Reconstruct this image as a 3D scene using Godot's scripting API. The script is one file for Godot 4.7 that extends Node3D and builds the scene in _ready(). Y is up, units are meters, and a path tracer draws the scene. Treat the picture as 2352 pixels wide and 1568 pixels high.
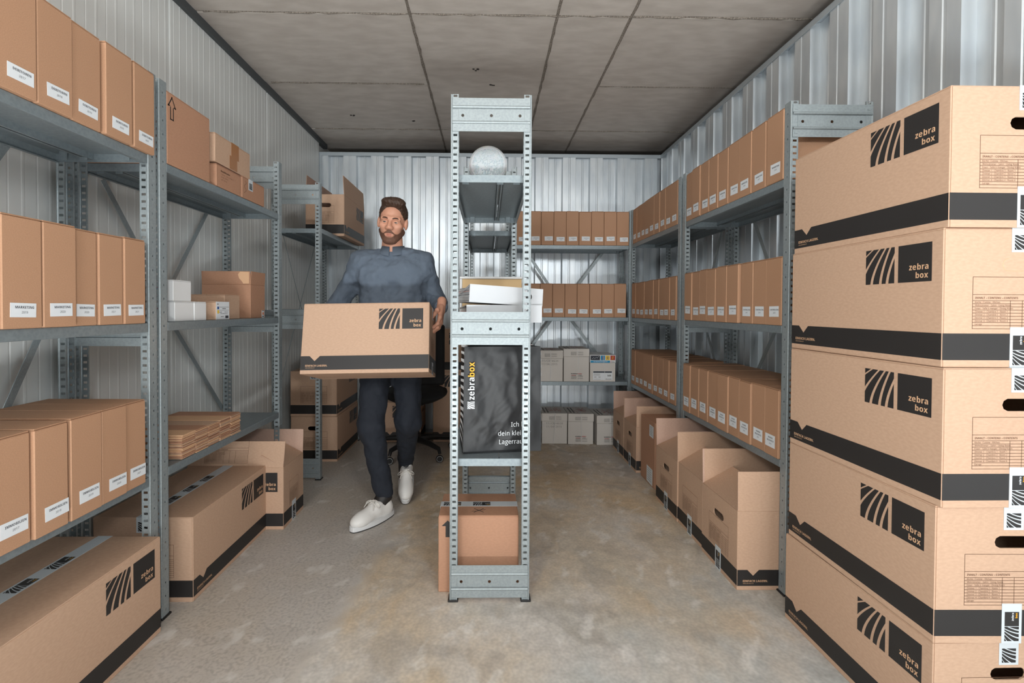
extends Node3D
# A self-storage room: three runs of galvanised shelving, archive boxes, printed moving cartons, a man carrying a carton.

const EYE := Vector3(0, 1.15, 0)
var M := {}
var taken := {}
var rng := RandomNumberGenerator.new()
var texts := {}
var font_plain: SystemFont
var font_bold: SystemFont
var font_mono: SystemFont

# ---------------------------------------------------------------- mesh building
class Surf:
	var v := PackedVector3Array()
	var n := PackedVector3Array()

class MB:
	# collects triangles (corners given counter-clockwise as seen from outside), one surface per material
	var order: Array = []
	var surf := {}
	var s: Surf
	var xf := Transform3D()
	func _init(m = null):
		if m: use(m)
	func use(m) -> MB:
		if not surf.has(m):
			surf[m] = Surf.new()
			order.append(m)
		s = surf[m]
		return self
	func at(t: Transform3D) -> MB:
		xf = t
		return self
	func tri(a: Vector3, b: Vector3, c: Vector3) -> void:
		a = xf * a; b = xf * b; c = xf * c
		var nn := (b - a).cross(c - a)
		if nn.length_squared() < 1e-18: return
		nn = nn.normalized()
		s.v.append(a); s.v.append(c); s.v.append(b)
		s.n.append(nn); s.n.append(nn); s.n.append(nn)
	func trin(a: Vector3, b: Vector3, c: Vector3, na: Vector3, nb: Vector3, nc: Vector3) -> void:
		s.v.append(xf * a); s.v.append(xf * c); s.v.append(xf * b)
		s.n.append((xf.basis * na).normalized()); s.n.append((xf.basis * nc).normalized()); s.n.append((xf.basis * nb).normalized())
	func quad(a: Vector3, b: Vector3, c: Vector3, d: Vector3) -> void:
		tri(a, b, c); tri(a, c, d)
	func out(pts: Array, o: Vector3) -> void:
		# a convex face turned away from the point o
		var a: Vector3 = pts[0]; var b: Vector3 = pts[1]; var c: Vector3 = pts[2]
		var mid := Vector3()
		for p in pts: mid += p
		mid /= pts.size()
		var rev := (b - a).cross(c - a).dot(mid - o) < 0.0
		for k in range(1, pts.size() - 1):
			if rev: tri(pts[0], pts[k + 1], pts[k])
			else: tri(pts[0], pts[k], pts[k + 1])
	func box(c: Vector3, size: Vector3) -> void:
		var h := size * 0.5
		for k in 3:
			for sg in [-1.0, 1.0]:
				var p: Array = []
				for q in [[-1, -1], [1, -1], [1, 1], [-1, 1]]:
					var w := Vector3()
					w[k] = sg * h[k]; w[(k + 1) % 3] = q[0] * h[(k + 1) % 3]; w[(k + 2) % 3] = q[1] * h[(k + 2) % 3]
					p.append(c + w)
				out(p, c)
	func bar(a: Vector3, b: Vector3) -> void:
		box((a + b) * 0.5, (b - a).abs())
	func cbox(c: Vector3, size: Vector3, ch: float) -> void:
		# a box with chamfered edges
		var h := size * 0.5
		var P := func(sx, sy, sz, k): 
			var w := Vector3(sx * (h.x - ch), sy * (h.y - ch), sz * (h.z - ch))
			w[k] = [sx, sy, sz][k] * h[k]
			return c + w
		for k in 3:
			for sg in [-1.0, 1.0]:
				var p: Array = []
				for q in [[-1, -1], [1, -1], [1, 1], [-1, 1]]:
					var g := [0.0, 0.0, 0.0]
					g[k] = sg; g[(k + 1) % 3] = q[0]; g[(k + 2) % 3] = q[1]
					p.append(P.call(g[0], g[1], g[2], k))
				out(p, c)
		for k in 3:
			var k1 := (k + 1) % 3
			var k2 := (k + 2) % 3
			for a in [-1.0, 1.0]:
				for b in [-1.0, 1.0]:
					var g := [0.0, 0.0, 0.0]
					g[k1] = a; g[k2] = b
					g[k] = -1.0
					var p0 = P.call(g[0], g[1], g[2], k1); var p1 = P.call(g[0], g[1], g[2], k2)
					g[k] = 1.0
					var p2 = P.call(g[0], g[1], g[2], k2); var p3 = P.call(g[0], g[1], g[2], k1)
					out([p0, p1, p2, p3], c)
		for sx in [-1.0, 1.0]:
			for sy in [-1.0, 1.0]:
				for sz in [-1.0, 1.0]:
					out([P.call(sx, sy, sz, 0), P.call(sx, sy, sz, 1), P.call(sx, sy, sz, 2)], c)
	func poly(pts: PackedVector2Array, z := 0.0, flip := false) -> void:
		var p := pts
		if Geometry2D.is_polygon_clockwise(p) != flip:
			p = p.duplicate(); p.reverse()
		var ids := Geometry2D.triangulate_polygon(p)
		for k in range(0, ids.size(), 3):
			var a := p[ids[k]]; var b := p[ids[k + 1]]; var c := p[ids[k + 2]]
			if ((b - a).cross(c - a) < 0.0) != flip:
				var t := b; b = c; c = t
			tri(Vector3(a.x, a.y, z), Vector3(b.x, b.y, z), Vector3(c.x, c.y, z))
	func prism(pts: PackedVector2Array, z0: float, z1: float) -> void:
		var p := pts
		if Geometry2D.is_polygon_clockwise(p):
			p = p.duplicate(); p.reverse()
		poly(p, z1); poly(p, z0, true)
		for k in p.size():
			var a := p[k]; var b := p[(k + 1) % p.size()]
			quad(Vector3(a.x, a.y, z0), Vector3(b.x, b.y, z0), Vector3(b.x, b.y, z1), Vector3(a.x, a.y, z1))
	func holed(x0: float, y0: float, x1: float, y1: float, cx: float, cy: float, hw: float, r: float, z0: float, z1: float) -> void:
		# a plate from z0 to z1 with a round-ended hole: hw half width over all, r half height
		var ang: Array = []
		for k in 28: ang.append(TAU * k / 28.0)
		for q in [Vector2(x0, y0), Vector2(x1, y0), Vector2(x1, y1), Vector2(x0, y1)]:
			ang.append(fposmod((q - Vector2(cx, cy)).angle(), TAU))
		ang.sort()
		var inn: Array = []; var outp: Array = []
		for a in ang:
			var d := Vector2(cos(a), sin(a))
			var lo := 0.0; var hi := hw + r
			for it in 24:
				var t := (lo + hi) * 0.5
				var q := d * t
				var dist := Vector2(maxf(absf(q.x) - (hw - r), 0.0), q.y).length()
				if dist < r: lo = t
				else: hi = t
			inn.append(Vector2(cx, cy) + d * lo)
			var tx := 1e9; var ty := 1e9
			if d.x > 1e-6: tx = (x1 - cx) / d.x
			elif d.x < -1e-6: tx = (x0 - cx) / d.x
			if d.y > 1e-6: ty = (y1 - cy) / d.y
			elif d.y < -1e-6: ty = (y0 - cy) / d.y
			outp.append(Vector2(cx, cy) + d * minf(tx, ty))
		for k in ang.size():
			var j := (k + 1) % ang.size()
			var a: Vector2 = inn[k]; var b: Vector2 = outp[k]; var c: Vector2 = outp[j]; var e: Vector2 = inn[j]
			quad(Vector3(a.x, a.y, z1), Vector3(b.x, b.y, z1), Vector3(c.x, c.y, z1), Vector3(e.x, e.y, z1))
			quad(Vector3(a.x, a.y, z0), Vector3(e.x, e.y, z0), Vector3(c.x, c.y, z0), Vector3(b.x, b.y, z0))
			quad(Vector3(a.x, a.y, z0), Vector3(a.x, a.y, z1), Vector3(e.x, e.y, z1), Vector3(e.x, e.y, z0))
		quad(Vector3(x0, y0, z0), Vector3(x1, y0, z0), Vector3(x1, y0, z1), Vector3(x0, y0, z1))
		quad(Vector3(x1, y0, z0), Vector3(x1, y1, z0), Vector3(x1, y1, z1), Vector3(x1, y0, z1))
		quad(Vector3(x1, y1, z0), Vector3(x0, y1, z0), Vector3(x0, y1, z1), Vector3(x1, y1, z1))
		quad(Vector3(x0, y1, z0), Vector3(x0, y0, z0), Vector3(x0, y0, z1), Vector3(x0, y1, z1))
	func slotted(w: float, length: float, sw: float, sh: float, pitch: float, first: float, t: float) -> void:
		# a strip along y from 0 to length, x from -w/2 to w/2, thickness t to either side of z = 0, with a row of rectangular slots
		var x := w * 0.5; var q := sw * 0.5
		for sg in [-1.0, 1.0]:
			bar(Vector3(sg * q, 0, -t), Vector3(sg * x, length, t))
		var y0 := 0.0
		var y := first
		while true:
			var y1 := minf(y - sh * 0.5, length)
			if y1 > y0:
				quad(Vector3(-q, y0, t), Vector3(q, y0, t), Vector3(q, y1, t), Vector3(-q, y1, t))
				quad(Vector3(q, y0, -t), Vector3(-q, y0, -t), Vector3(-q, y1, -t), Vector3(q, y1, -t))
				quad(Vector3(-q, y1, t), Vector3(q, y1, t), Vector3(q, y1, -t), Vector3(-q, y1, -t))
				quad(Vector3(-q, y0, -t), Vector3(q, y0, -t), Vector3(q, y0, t), Vector3(-q, y0, t))
			if y1 >= length: break
			y0 = y + sh * 0.5
			y += pitch
	func tube(pts: Array, r, seg := 8, caps := true) -> void:
		var rings: Array = []
		var up := Vector3(0.123, 0.96, 0.25).normalized()
		for k in pts.size():
			var d: Vector3
			if k == 0: d = pts[1] - pts[0]
			elif k == pts.size() - 1: d = pts[k] - pts[k - 1]
			else: d = pts[k + 1] - pts[k - 1]
			d = d.normalized()
			var u := up.cross(d)
			if u.length() < 0.1: u = Vector3(1, 0, 0).cross(d)
			u = u.normalized()
			var w := d.cross(u)
			var rr: float = r[k] if r is Array else r
			var ring: Array = []
			for j in seg:
				var a := TAU * j / seg
				ring.append([pts[k] + (u * cos(a) + w * sin(a)) * rr, u * cos(a) + w * sin(a)])
			rings.append(ring)
		for k in rings.size() - 1:
			for j in seg:
				var i := (j + 1) % seg
				var a = rings[k][j]; var b = rings[k][i]; var c = rings[k + 1][i]; var d = rings[k + 1][j]
				trin(a[0], b[0], c[0], a[1], b[1], c[1]); trin(a[0], c[0], d[0], a[1], c[1], d[1])
		if caps:
			for e in [0, rings.size() - 1]:
				var ring = rings[e]
				for j in range(1, seg - 1):
					if e == 0: tri(ring[0][0], ring[j + 1][0], ring[j][0])
					else: tri(ring[0][0], ring[j][0], ring[j + 1][0])
	func lathe(prof: Array, seg := 24) -> void:
		# prof: (radius, height) pairs from bottom to top, spun round y
		for k in prof.size() - 1:
			var p: Vector2 = prof[k]; var q: Vector2 = prof[k + 1]
			var nn := Vector2(q.y - p.y, p.x - q.x).normalized()
			for j in seg:
				var a := TAU * j / seg; var b := TAU * (j + 1) / seg
				var ca := Vector3(cos(a), 0, -sin(a)); var cb := Vector3(cos(b), 0, -sin(b))
				var na := ca * nn.x + Vector3(0, nn.y, 0); var nb := cb * nn.x + Vector3(0, nn.y, 0)
				var p0 := ca * p.x + Vector3(0, p.y, 0); var p1 := cb * p.x + Vector3(0, p.y, 0)
				var p2 := cb * q.x + Vector3(0, q.y, 0); var p3 := ca * q.x + Vector3(0, q.y, 0)
				trin(p0, p1, p2, na, nb, nb); trin(p0, p2, p3, na, nb, na)
	func grid(rows: Array, closed := false) -> void:
		# a smooth sheet through rows of points (outside to the side where rows x columns point)
		var R := rows.size(); var C: int = rows[0].size()
		var N: Array = []
		for i in R:
			var line: Array = []
			for j in C:
				var j0 := (j - 1 + C) % C if closed else maxi(j - 1, 0)
				var j1 := (j + 1) % C if closed else mini(j + 1, C - 1)
				var du: Vector3 = rows[i][j1] - rows[i][j0]
				var dv: Vector3 = rows[mini(i + 1, R - 1)][j] - rows[maxi(i - 1, 0)][j]
				var nn := du.cross(dv)
				line.append(nn.normalized() if nn.length() > 1e-9 else Vector3.UP)
			N.append(line)
		for i in R - 1:
			for j in (C if closed else C - 1):
				var k := (j + 1) % C
				trin(rows[i][j], rows[i][k], rows[i + 1][k], N[i][j], N[i][k], N[i + 1][k])
				trin(rows[i][j], rows[i + 1][k], rows[i + 1][j], N[i][j], N[i + 1][k], N[i + 1][j])
	func mesh() -> ArrayMesh:
		var am := ArrayMesh.new()
		for m in order:
			var q: Surf = surf[m]
			if q.v.is_empty(): continue
			var arr := []
			arr.resize(Mesh.ARRAY_MAX)
			arr[Mesh.ARRAY_VERTEX] = q.v
			arr[Mesh.ARRAY_NORMAL] = q.n
			am.add_surface_from_arrays(Mesh.PRIMITIVE_TRIANGLES, arr)
			am.surface_set_material(am.get_surface_count() - 1, m)
		return am

func T(o: Vector3, yaw := 0.0, pitch := 0.0, roll := 0.0) -> Transform3D:
	return Transform3D(Basis(Vector3.UP, deg_to_rad(yaw)) * Basis(Vector3.RIGHT, deg_to_rad(pitch)) * Basis(Vector3.BACK, deg_to_rad(roll)), o)

func lettering(mb: MB, s: String, size: float, xf: Transform3D, align := 0.5, bold := false, width := 0.0, mono := false) -> void:
	# flat text in the xy plane of xf facing +z, baseline at y = 0; width > 0 fits it
	var key := s + ("|b" if bold else "|p") + ("m" if mono else "")
	if not texts.has(key):
		var tm := TextMesh.new()
		tm.font = font_mono if mono else (font_bold if bold else font_plain)
		tm.text = s; tm.font_size = 40; tm.pixel_size = 0.025; tm.depth = 0.0
		var a := tm.get_mesh_arrays()
		var vv: PackedVector3Array = a[Mesh.ARRAY_VERTEX]
		var lo := Vector2(1e9, 1e9); var hi := -lo
		for p in vv:
			lo = lo.min(Vector2(p.x, p.y)); hi = hi.max(Vector2(p.x, p.y))
		texts[key] = [vv, lo, hi, tm.get_aabb().position.y]
	var e = texts[key]
	var k: float = size if width <= 0.0 else width / (e[2].x - e[1].x)
	var ox: float = lerpf(e[1].x, e[2].x, align)
	var oy: float = -0.35
	var old := mb.xf
	mb.xf = old * xf
	var vv: PackedVector3Array = e[0]
	for i in range(0, vv.size(), 3):
		var p := vv[i]; var q := vv[i + 1]; var r := vv[i + 2]
		var a := Vector3((p.x - ox) * k, (p.y - oy) * k, 0); var b := Vector3((q.x - ox) * k, (q.y - oy) * k, 0); var c := Vector3((r.x - ox) * k, (r.y - oy) * k, 0)
		if (b - a).cross(c - a).z > 0.0: mb.tri(a, b, c)
		else: mb.tri(a, c, b)
	mb.xf = old

# ---------------------------------------------------------------- objects
func numbered(called: String) -> String:
	var k: int = taken.get(called, -1) + 1
	taken[called] = k
	return called if k == 0 else "%s_%03d" % [called, k]

func thing(called: String, label: String, category: String, xf := Transform3D(), group := "") -> Node3D:
	var o := Node3D.new()
	o.name = numbered(called)
	add_child(o, true)
	o.transform = xf
	tag(o, label, category, group)
	return o

func tag(o: Node3D, label: String, category: String, group := "") -> void:
	o.set_meta("label", label)
	if category: o.set_meta("category", category)
	if group: o.set_meta("group", group)

func part(called: String, mb, parent: Node3D, xf := Transform3D()) -> MeshInstance3D:
	var o := MeshInstance3D.new()
	o.mesh = mb.mesh() if mb is MB else mb
	o.name = called
	o.transform = xf
	parent.add_child(o, true)
	return o

func struct(called: String, mb, label := "") -> MeshInstance3D:
	var o := part(called, mb, self)
	o.set_meta("kind", "structure")
	if label: o.set_meta("label", label)
	return o

func copy_of(o: Node3D, xf: Transform3D, label: String) -> Node3D:
	var c: Node3D = o.duplicate()
	c.name = numbered(str(o.name).get_slice("_0", 0))
	add_child(c, true)
	c.transform = xf
	c.set_meta("label", label)
	return c

func nth(k: int) -> String:
	return ["first", "second", "third", "fourth", "fifth", "sixth", "seventh", "eighth", "ninth", "tenth", "eleventh", "twelfth"][k]

# ---------------------------------------------------------------- materials
func noise(freq: float, octaves := 4, kind := FastNoiseLite.TYPE_SIMPLEX_SMOOTH, sd := 1) -> FastNoiseLite:
	var n := FastNoiseLite.new()
	n.seed = sd; n.frequency = freq; n.noise_type = kind; n.fractal_octaves = octaves
	return n

func tex(n: FastNoiseLite, dark: Color, light: Color, size := 512, lo := 0.2, hi := 0.8) -> NoiseTexture2D:
	var t := NoiseTexture2D.new()
	t.width = size; t.height = size; t.seamless = true; t.noise = n
	var g := Gradient.new()
	g.offsets = PackedFloat32Array([lo, hi]); g.colors = PackedColorArray([dark, light])
	t.color_ramp = g
	return t

func mat(called: String, c: Color, rough := 0.6, metal := 0.0) -> StandardMaterial3D:
	var m := StandardMaterial3D.new()
	m.resource_name = called; m.albedo_color = c; m.roughness = rough; m.metallic = metal
	m.cull_mode = BaseMaterial3D.CULL_DISABLED
	M[called] = m
	return m

func grained(m: StandardMaterial3D, t: Texture2D, scale: Vector3, bump: Texture2D = null, depth := 0.0, world := false) -> StandardMaterial3D:
	m.albedo_texture = t
	m.uv1_triplanar = true; m.uv1_scale = scale; m.uv1_world_triplanar = world
	if bump:
		m.heightmap_enabled = true; m.heightmap_texture = bump; m.heightmap_scale = depth
	return m

func C(r: float, g: float, b: float) -> Color:
	return Color(r / 255.0, g / 255.0, b / 255.0)

func materials() -> void:
	font_plain = SystemFont.new(); font_plain.font_names = PackedStringArray(["Droid Sans"])
	font_bold = SystemFont.new(); font_bold.font_names = PackedStringArray(["Droid Sans"]); font_bold.font_weight = 700
	font_mono = SystemFont.new(); font_mono.font_names = PackedStringArray(["Droid Sans Mono"])
	var fibre := tex(noise(0.05, 3), Color(0.965, 0.962, 0.958), Color(1, 1, 1))
	var fleck := tex(noise(0.05, 4, FastNoiseLite.TYPE_SIMPLEX_SMOOTH, 7), Color(0.935, 0.925, 0.915), Color(1, 1, 1))
	grained(mat("kraft", C(199, 164, 138), 0.75), fibre, Vector3(2.2, 5.0, 2.2))
	grained(mat("archive_kraft", C(186, 143, 112), 0.72), fleck, Vector3(9, 13, 9))
	grained(mat("brown_kraft", C(184, 138, 110), 0.72), fibre, Vector3(2.2, 5.0, 2.2))
	grained(mat("kraft_inside", C(200, 166, 148), 0.8), fibre, Vector3(2.2, 5.0, 2.2))
	grained(mat("kraft_edge", C(222, 178, 140), 0.8), fibre, Vector3(9, 9, 9))
	mat("ink", C(40, 37, 36), 0.55)
	mat("ink_brown", C(104, 74, 54), 0.7)
	mat("kraft_letter", C(212, 170, 134), 0.7)
	mat("paper", C(222, 225, 228), 0.6)
	mat("paper_ink", C(66, 66, 72), 0.7)
	mat("tape_white", C(206, 212, 216), 0.4)
	mat("tape_brown", C(164, 112, 70), 0.22)
	mat("yellow", C(246, 178, 26), 0.5)
	mat("white_card", C(224, 224, 224), 0.55)
	mat("grey_card", C(206, 200, 193), 0.65)
	mat("grey_ink", C(120, 116, 112), 0.8)
	mat("red_ink", C(176, 62, 58), 0.7)
	mat("blue_ink", C(24, 74, 138), 0.6)
	mat("cyan_ink", C(22, 142, 186), 0.5)
	mat("yellow_ink", C(240, 196, 50), 0.5)
	mat("navy_ink", C(26, 34, 48), 0.5)
	mat("tan_board", C(208, 176, 130), 0.7)
	var spangle := tex(noise(0.035, 3, FastNoiseLite.TYPE_CELLULAR, 3), Color(0.92, 0.925, 0.93), Color(1, 1, 1), 512, 0.1, 0.7)
	var rough_map := tex(noise(0.03, 3, FastNoiseLite.TYPE_CELLULAR, 5), Color(0.7, 0.7, 0.7), Color(1, 1, 1))
	grained(mat("galvanised", C(158, 166, 168), 0.48, 0.35), spangle, Vector3(6, 6, 6))
	M.galvanised.roughness_texture = rough_map
	grained(mat("galvanised_shelf", C(140, 150, 154), 0.42, 0.4), spangle, Vector3(4, 4, 4))
	mat("black_plastic", C(28, 28, 29), 0.45)
	mat("bolt", C(70, 72, 74), 0.5, 0.6)
	var sheet := tex(noise(0.012, 3), Color(0.93, 0.94, 0.95), Color(1, 1, 1))
	grained(mat("sheet_metal", C(232, 237, 240), 0.36, 0.62), sheet, Vector3(1.5, 0.4, 1.5))
	mat("sheet_trim", C(186, 194, 199), 0.42, 0.5)
	mat("panel_wall", C(228, 229, 226), 0.42)
	mat("dark_trim", C(84, 88, 90), 0.5, 0.2)
	mat("concrete_raw", C(130, 124, 118), 0.9)
	mat("front_wall", C(205, 205, 202), 0.7)

# ---------------------------------------------------------------- camera and light
func camera_and_light() -> void:
	var f := 1100.0
	var cam := Camera3D.new()
	cam.name = "camera"
	cam.projection = Camera3D.PROJECTION_FRUSTUM
	cam.near = 0.05; cam.far = 60.0
	cam.size = 1568.0 / f * cam.near
	cam.keep_aspect = Camera3D.KEEP_HEIGHT
	cam.frustum_offset = Vector2((1176.0 - 1137.0) / f, -(784.0 - 725.0) / f) * cam.near
	cam.transform = Transform3D(Basis(Vector3.UP, -0.0144) * Basis(Vector3.RIGHT, -0.0155) * Basis(Vector3.BACK, 0.0045), EYE)
	cam.current = true
	add_child(cam)
	var e := Environment.new()
	e.background_mode = Environment.BG_COLOR
	e.background_color = Color(0.93, 0.96, 1.0)
	e.background_energy_multiplier = 0.02
	e.tonemap_mode = Environment.TONE_MAPPER_LINEAR
	e.tonemap_exposure = 1.16
	e.sdfgi_enabled = true; e.ssao_enabled = true; e.ssil_enabled = true
	var w := WorldEnvironment.new()
	w.name = "world_environment"
	w.environment = e
	add_child(w)
	lamp(Vector3(-1.2, 2.38, 2.3), Vector3(-0.1, 0.9, -3.2), 3.3, "square white flood lamp above the roller door on the ribbed panel wall side")
	lamp(Vector3(1.2, 2.38, 2.3), Vector3(0.2, 0.9, -3.2), 3.3, "square white flood lamp above the roller door on the corrugated metal wall side")
	lamp(Vector3(-0.5, 0.12, 1.05), Vector3(-0.5, 2.6, 0.55), 5.6, "square flood lamp on the floor shining up at the ceiling, panel wall side")
	lamp(Vector3(0.5, 0.12, 1.05), Vector3(0.5, 2.6, 0.55), 5.6, "square flood lamp on the floor shining up at the ceiling, metal wall side")

func lamp(at: Vector3, aim: Vector3, energy: float, label: String) -> void:
	var o := thing("flood_lamp", label, "lamp", Transform3D(Basis.looking_at(aim - at, Vector3(0, 1, 0.01)), at))
	var b := MB.new(mat("lamp_body", C(60, 62, 64), 0.5))
	b.cbox(Vector3(0, 0, 0.03), Vector3(0.56, 0.56, 0.05), 0.01)
	part("housing", b, o)
	var g := mat("lamp_glow", Color(1, 1, 1), 0.4)
	g.emission_enabled = true; g.emission = Color(1, 0.98, 0.95); g.emission_energy_multiplier = 2.0
	var q := MB.new(g)
	q.box(Vector3(0, 0, 0.002), Vector3(0.5, 0.5, 0.004))
	part("diffuser", q, o)
	var l := AreaLight3D.new()
	l.name = "area_light"
	l.area_size = Vector2(0.5, 0.5)
	l.light_energy = energy
	l.light_color = Color(0.97, 0.99, 1.0)
	l.area_range = 14.0
	l.area_attenuation = 2.0
	l.shadow_enabled = true
	l.position = Vector3(0, 0, -0.01)
	o.add_child(l)

# ---------------------------------------------------------------- the room
func painted(w: int, h: int, fn: Callable) -> ImageTexture:
	var im := Image.create(w, h, false, Image.FORMAT_RGB8)
	for y in h:
		for x in w:
			im.set_pixel(x, y, fn.call(x, y))
	return ImageTexture.create_from_image(im)

func sheet_profile(x0: float, x1: float, pitch: float, phase: float, depth: float) -> Array:
	# points (along, proud) of a trapezoidal sheet between x0 and x1: proud 0 is the face nearest the room
	var base := [[0.0, 0.0], [0.052, 0.0], [0.056, 0.003], [0.066, 0.003], [0.070, 0.0], [0.118, 0.0], [0.127, 1.0], [0.18, 1.0], [0.184, 1.001], [0.194, 1.001], [0.198, 1.0], [0.244, 1.0], [0.253, 0.0]]
	var out: Array = []
	var k := floori((x0 - phase) / pitch) - 1
	while true:
		var done := false
		for j in base.size() - 1:
			var x: float = phase + k * pitch + base[j][0] / 0.253 * pitch
			var d: float = base[j][1]
			if d >= 1.0: d = depth - (d - 1.0) * 3.0
			if x < x0 - 0.0005: continue
			if x > x1 + 0.0005:
				done = true
				break
			out.append(Vector2(x, d))
		if done: break
		k += 1
	return out

func corrugated(mb: MB, prof: Array, y0: float, y1: float) -> void:
	# prof runs along local x, the room is towards +z
	for k in prof.size() - 1:
		var a: Vector2 = prof[k]; var b: Vector2 = prof[k + 1]
		mb.quad(Vector3(a.x, y0, -a.y), Vector3(b.x, y0, -b.y), Vector3(b.x, y1, -b.y), Vector3(a.x, y1, -a.y))
		mb.quad(Vector3(b.x, y0, -b.y - 0.004), Vector3(a.x, y0, -a.y - 0.004), Vector3(a.x, y1, -a.y - 0.004), Vector3(b.x, y1, -b.y - 0.004))

func room() -> void:
	# floor: worn power-floated concrete, grey near the door and ochre further in
	var n1 := noise(0.9, 5, FastNoiseLite.TYPE_SIMPLEX_SMOOTH, 11); var n2 := noise(2.6, 5, FastNoiseLite.TYPE_SIMPLEX_SMOOTH, 12)
	var n3 := noise(14.0, 4, FastNoiseLite.TYPE_SIMPLEX_SMOOTH, 13); var n4 := noise(60.0, 2, FastNoiseLite.TYPE_SIMPLEX_SMOOTH, 14)
	var W := 900; var H := 1500
	var ft := painted(W, H, func(px, py):
		var x: float = -1.6 + 3.4 * px / W
		var z: float = -4.6 + 5.4 * py / H
		var a := n1.get_noise_2d(x, z); var b := n2.get_noise_2d(x * 1.3, z * 0.8); var c := n3.get_noise_2d(x, z); var d := n4.get_noise_2d(x, z)
		var grey := Color(0.80, 0.775, 0.745); var ochre := Color(0.80, 0.70, 0.565); var blue := Color(0.73, 0.745, 0.745); var dark := Color(0.52, 0.49, 0.455)
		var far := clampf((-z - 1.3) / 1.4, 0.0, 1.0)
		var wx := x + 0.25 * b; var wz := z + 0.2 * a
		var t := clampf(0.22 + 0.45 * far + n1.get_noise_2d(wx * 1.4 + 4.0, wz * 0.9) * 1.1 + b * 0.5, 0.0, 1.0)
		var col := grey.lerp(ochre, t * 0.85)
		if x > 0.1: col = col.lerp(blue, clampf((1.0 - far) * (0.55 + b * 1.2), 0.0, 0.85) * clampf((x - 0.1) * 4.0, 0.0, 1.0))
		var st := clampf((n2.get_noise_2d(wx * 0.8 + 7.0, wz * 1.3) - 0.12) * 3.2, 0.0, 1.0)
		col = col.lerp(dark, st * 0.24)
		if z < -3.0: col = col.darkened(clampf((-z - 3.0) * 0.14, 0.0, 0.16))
		# rougher strip along the panel wall, with a dragged edge
		var strip := clampf((-0.50 - 0.12 * (z + 2.0) + 0.04 * b - x) * 14.0, 0.0, 1.0)
		col = col.lerp(Color(0.775, 0.745, 0.715).darkened(clampf(0.06 + c * 0.14 + d * 0.28, 0.0, 0.24)), strip * 0.75)
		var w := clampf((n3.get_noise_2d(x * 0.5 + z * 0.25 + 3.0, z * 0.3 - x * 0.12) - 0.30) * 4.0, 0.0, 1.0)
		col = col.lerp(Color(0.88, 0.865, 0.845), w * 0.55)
		var s := 1.0 + 0.07 * c + 0.07 * d
		return Color(col.r * s, col.g * s, col.b * s))
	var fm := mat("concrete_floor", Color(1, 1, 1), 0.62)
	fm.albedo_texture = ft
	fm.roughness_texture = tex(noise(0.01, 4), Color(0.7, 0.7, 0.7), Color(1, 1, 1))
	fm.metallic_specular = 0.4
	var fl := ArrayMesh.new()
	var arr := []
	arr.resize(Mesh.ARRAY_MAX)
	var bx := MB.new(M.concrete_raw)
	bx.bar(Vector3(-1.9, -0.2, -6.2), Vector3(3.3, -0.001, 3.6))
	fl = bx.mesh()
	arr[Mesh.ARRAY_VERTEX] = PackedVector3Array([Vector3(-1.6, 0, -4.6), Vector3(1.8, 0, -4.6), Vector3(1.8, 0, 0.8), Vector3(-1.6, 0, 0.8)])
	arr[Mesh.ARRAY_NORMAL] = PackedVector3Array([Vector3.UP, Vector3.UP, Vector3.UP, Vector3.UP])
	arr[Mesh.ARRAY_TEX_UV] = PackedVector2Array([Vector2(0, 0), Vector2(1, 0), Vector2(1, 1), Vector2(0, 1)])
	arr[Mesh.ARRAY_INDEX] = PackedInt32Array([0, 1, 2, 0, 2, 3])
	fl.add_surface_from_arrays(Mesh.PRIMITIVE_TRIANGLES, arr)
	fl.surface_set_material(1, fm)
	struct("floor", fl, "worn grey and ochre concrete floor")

	# ceiling: board-marked slabs with raw joints between them
	var cb := tex(noise(0.012, 5, FastNoiseLite.TYPE_SIMPLEX_SMOOTH, 21), Color(0.935, 0.925, 0.915), Color(1, 0.995, 0.99), 1024, 0.2, 0.8)
	var cm: StandardMaterial3D = grained(mat("ceiling_concrete", C(204, 196, 188), 0.85), cb, Vector3(0.35, 0.35, 0.9))
	cm.heightmap_enabled = true; cm.heightmap_texture = tex(noise(0.03, 5), Color(0, 0, 0), Color(1, 1, 1)); cm.heightmap_scale = 0.03
	var jm := grained(mat("joint_concrete", C(168, 158, 148), 0.95), tex(noise(0.06, 4), Color(0.55, 0.53, 0.5), Color(1, 1, 1)), Vector3(3, 3, 3))
	var slab := MB.new(jm)
	slab.bar(Vector3(-1.9, 2.704, -6.2), Vector3(3.3, 2.9, 3.6))
	var ceiling := struct("ceiling", slab, "raw concrete ceiling with form board joints")
	var xs := [-1.9, -0.42, 0.36, 0.755, 3.3]
	var zs := [[-6.2, -4.19, -3.34, -2.555, -1.3, 0.2, 1.4, 3.6], [-6.2, -4.19, -2.555, -1.3, 0.2, 1.4, 3.6], [-6.2, -4.19, -2.555, -0.4, 1.2, 3.6], [-6.2, -4.19, -3.35, -2.555, -1.3, 0.2, 1.4, 3.6]]
	for i in 4:
		for k in zs[i].size() - 1:
			var g := 0.004
			var p := MB.new(cm)
			var h := rng.randf_range(0.0, 0.003)
			p.cbox(Vector3((xs[i] + xs[i + 1]) * 0.5, 2.71 - h, (zs[i][k] + zs[i][k + 1]) * 0.5), Vector3(xs[i + 1] - xs[i] - 2.0 * g, 0.02, zs[i][k + 1] - zs[i][k] - 2.0 * g), 0.004)
			part("slab_panel", p, ceiling)
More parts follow.
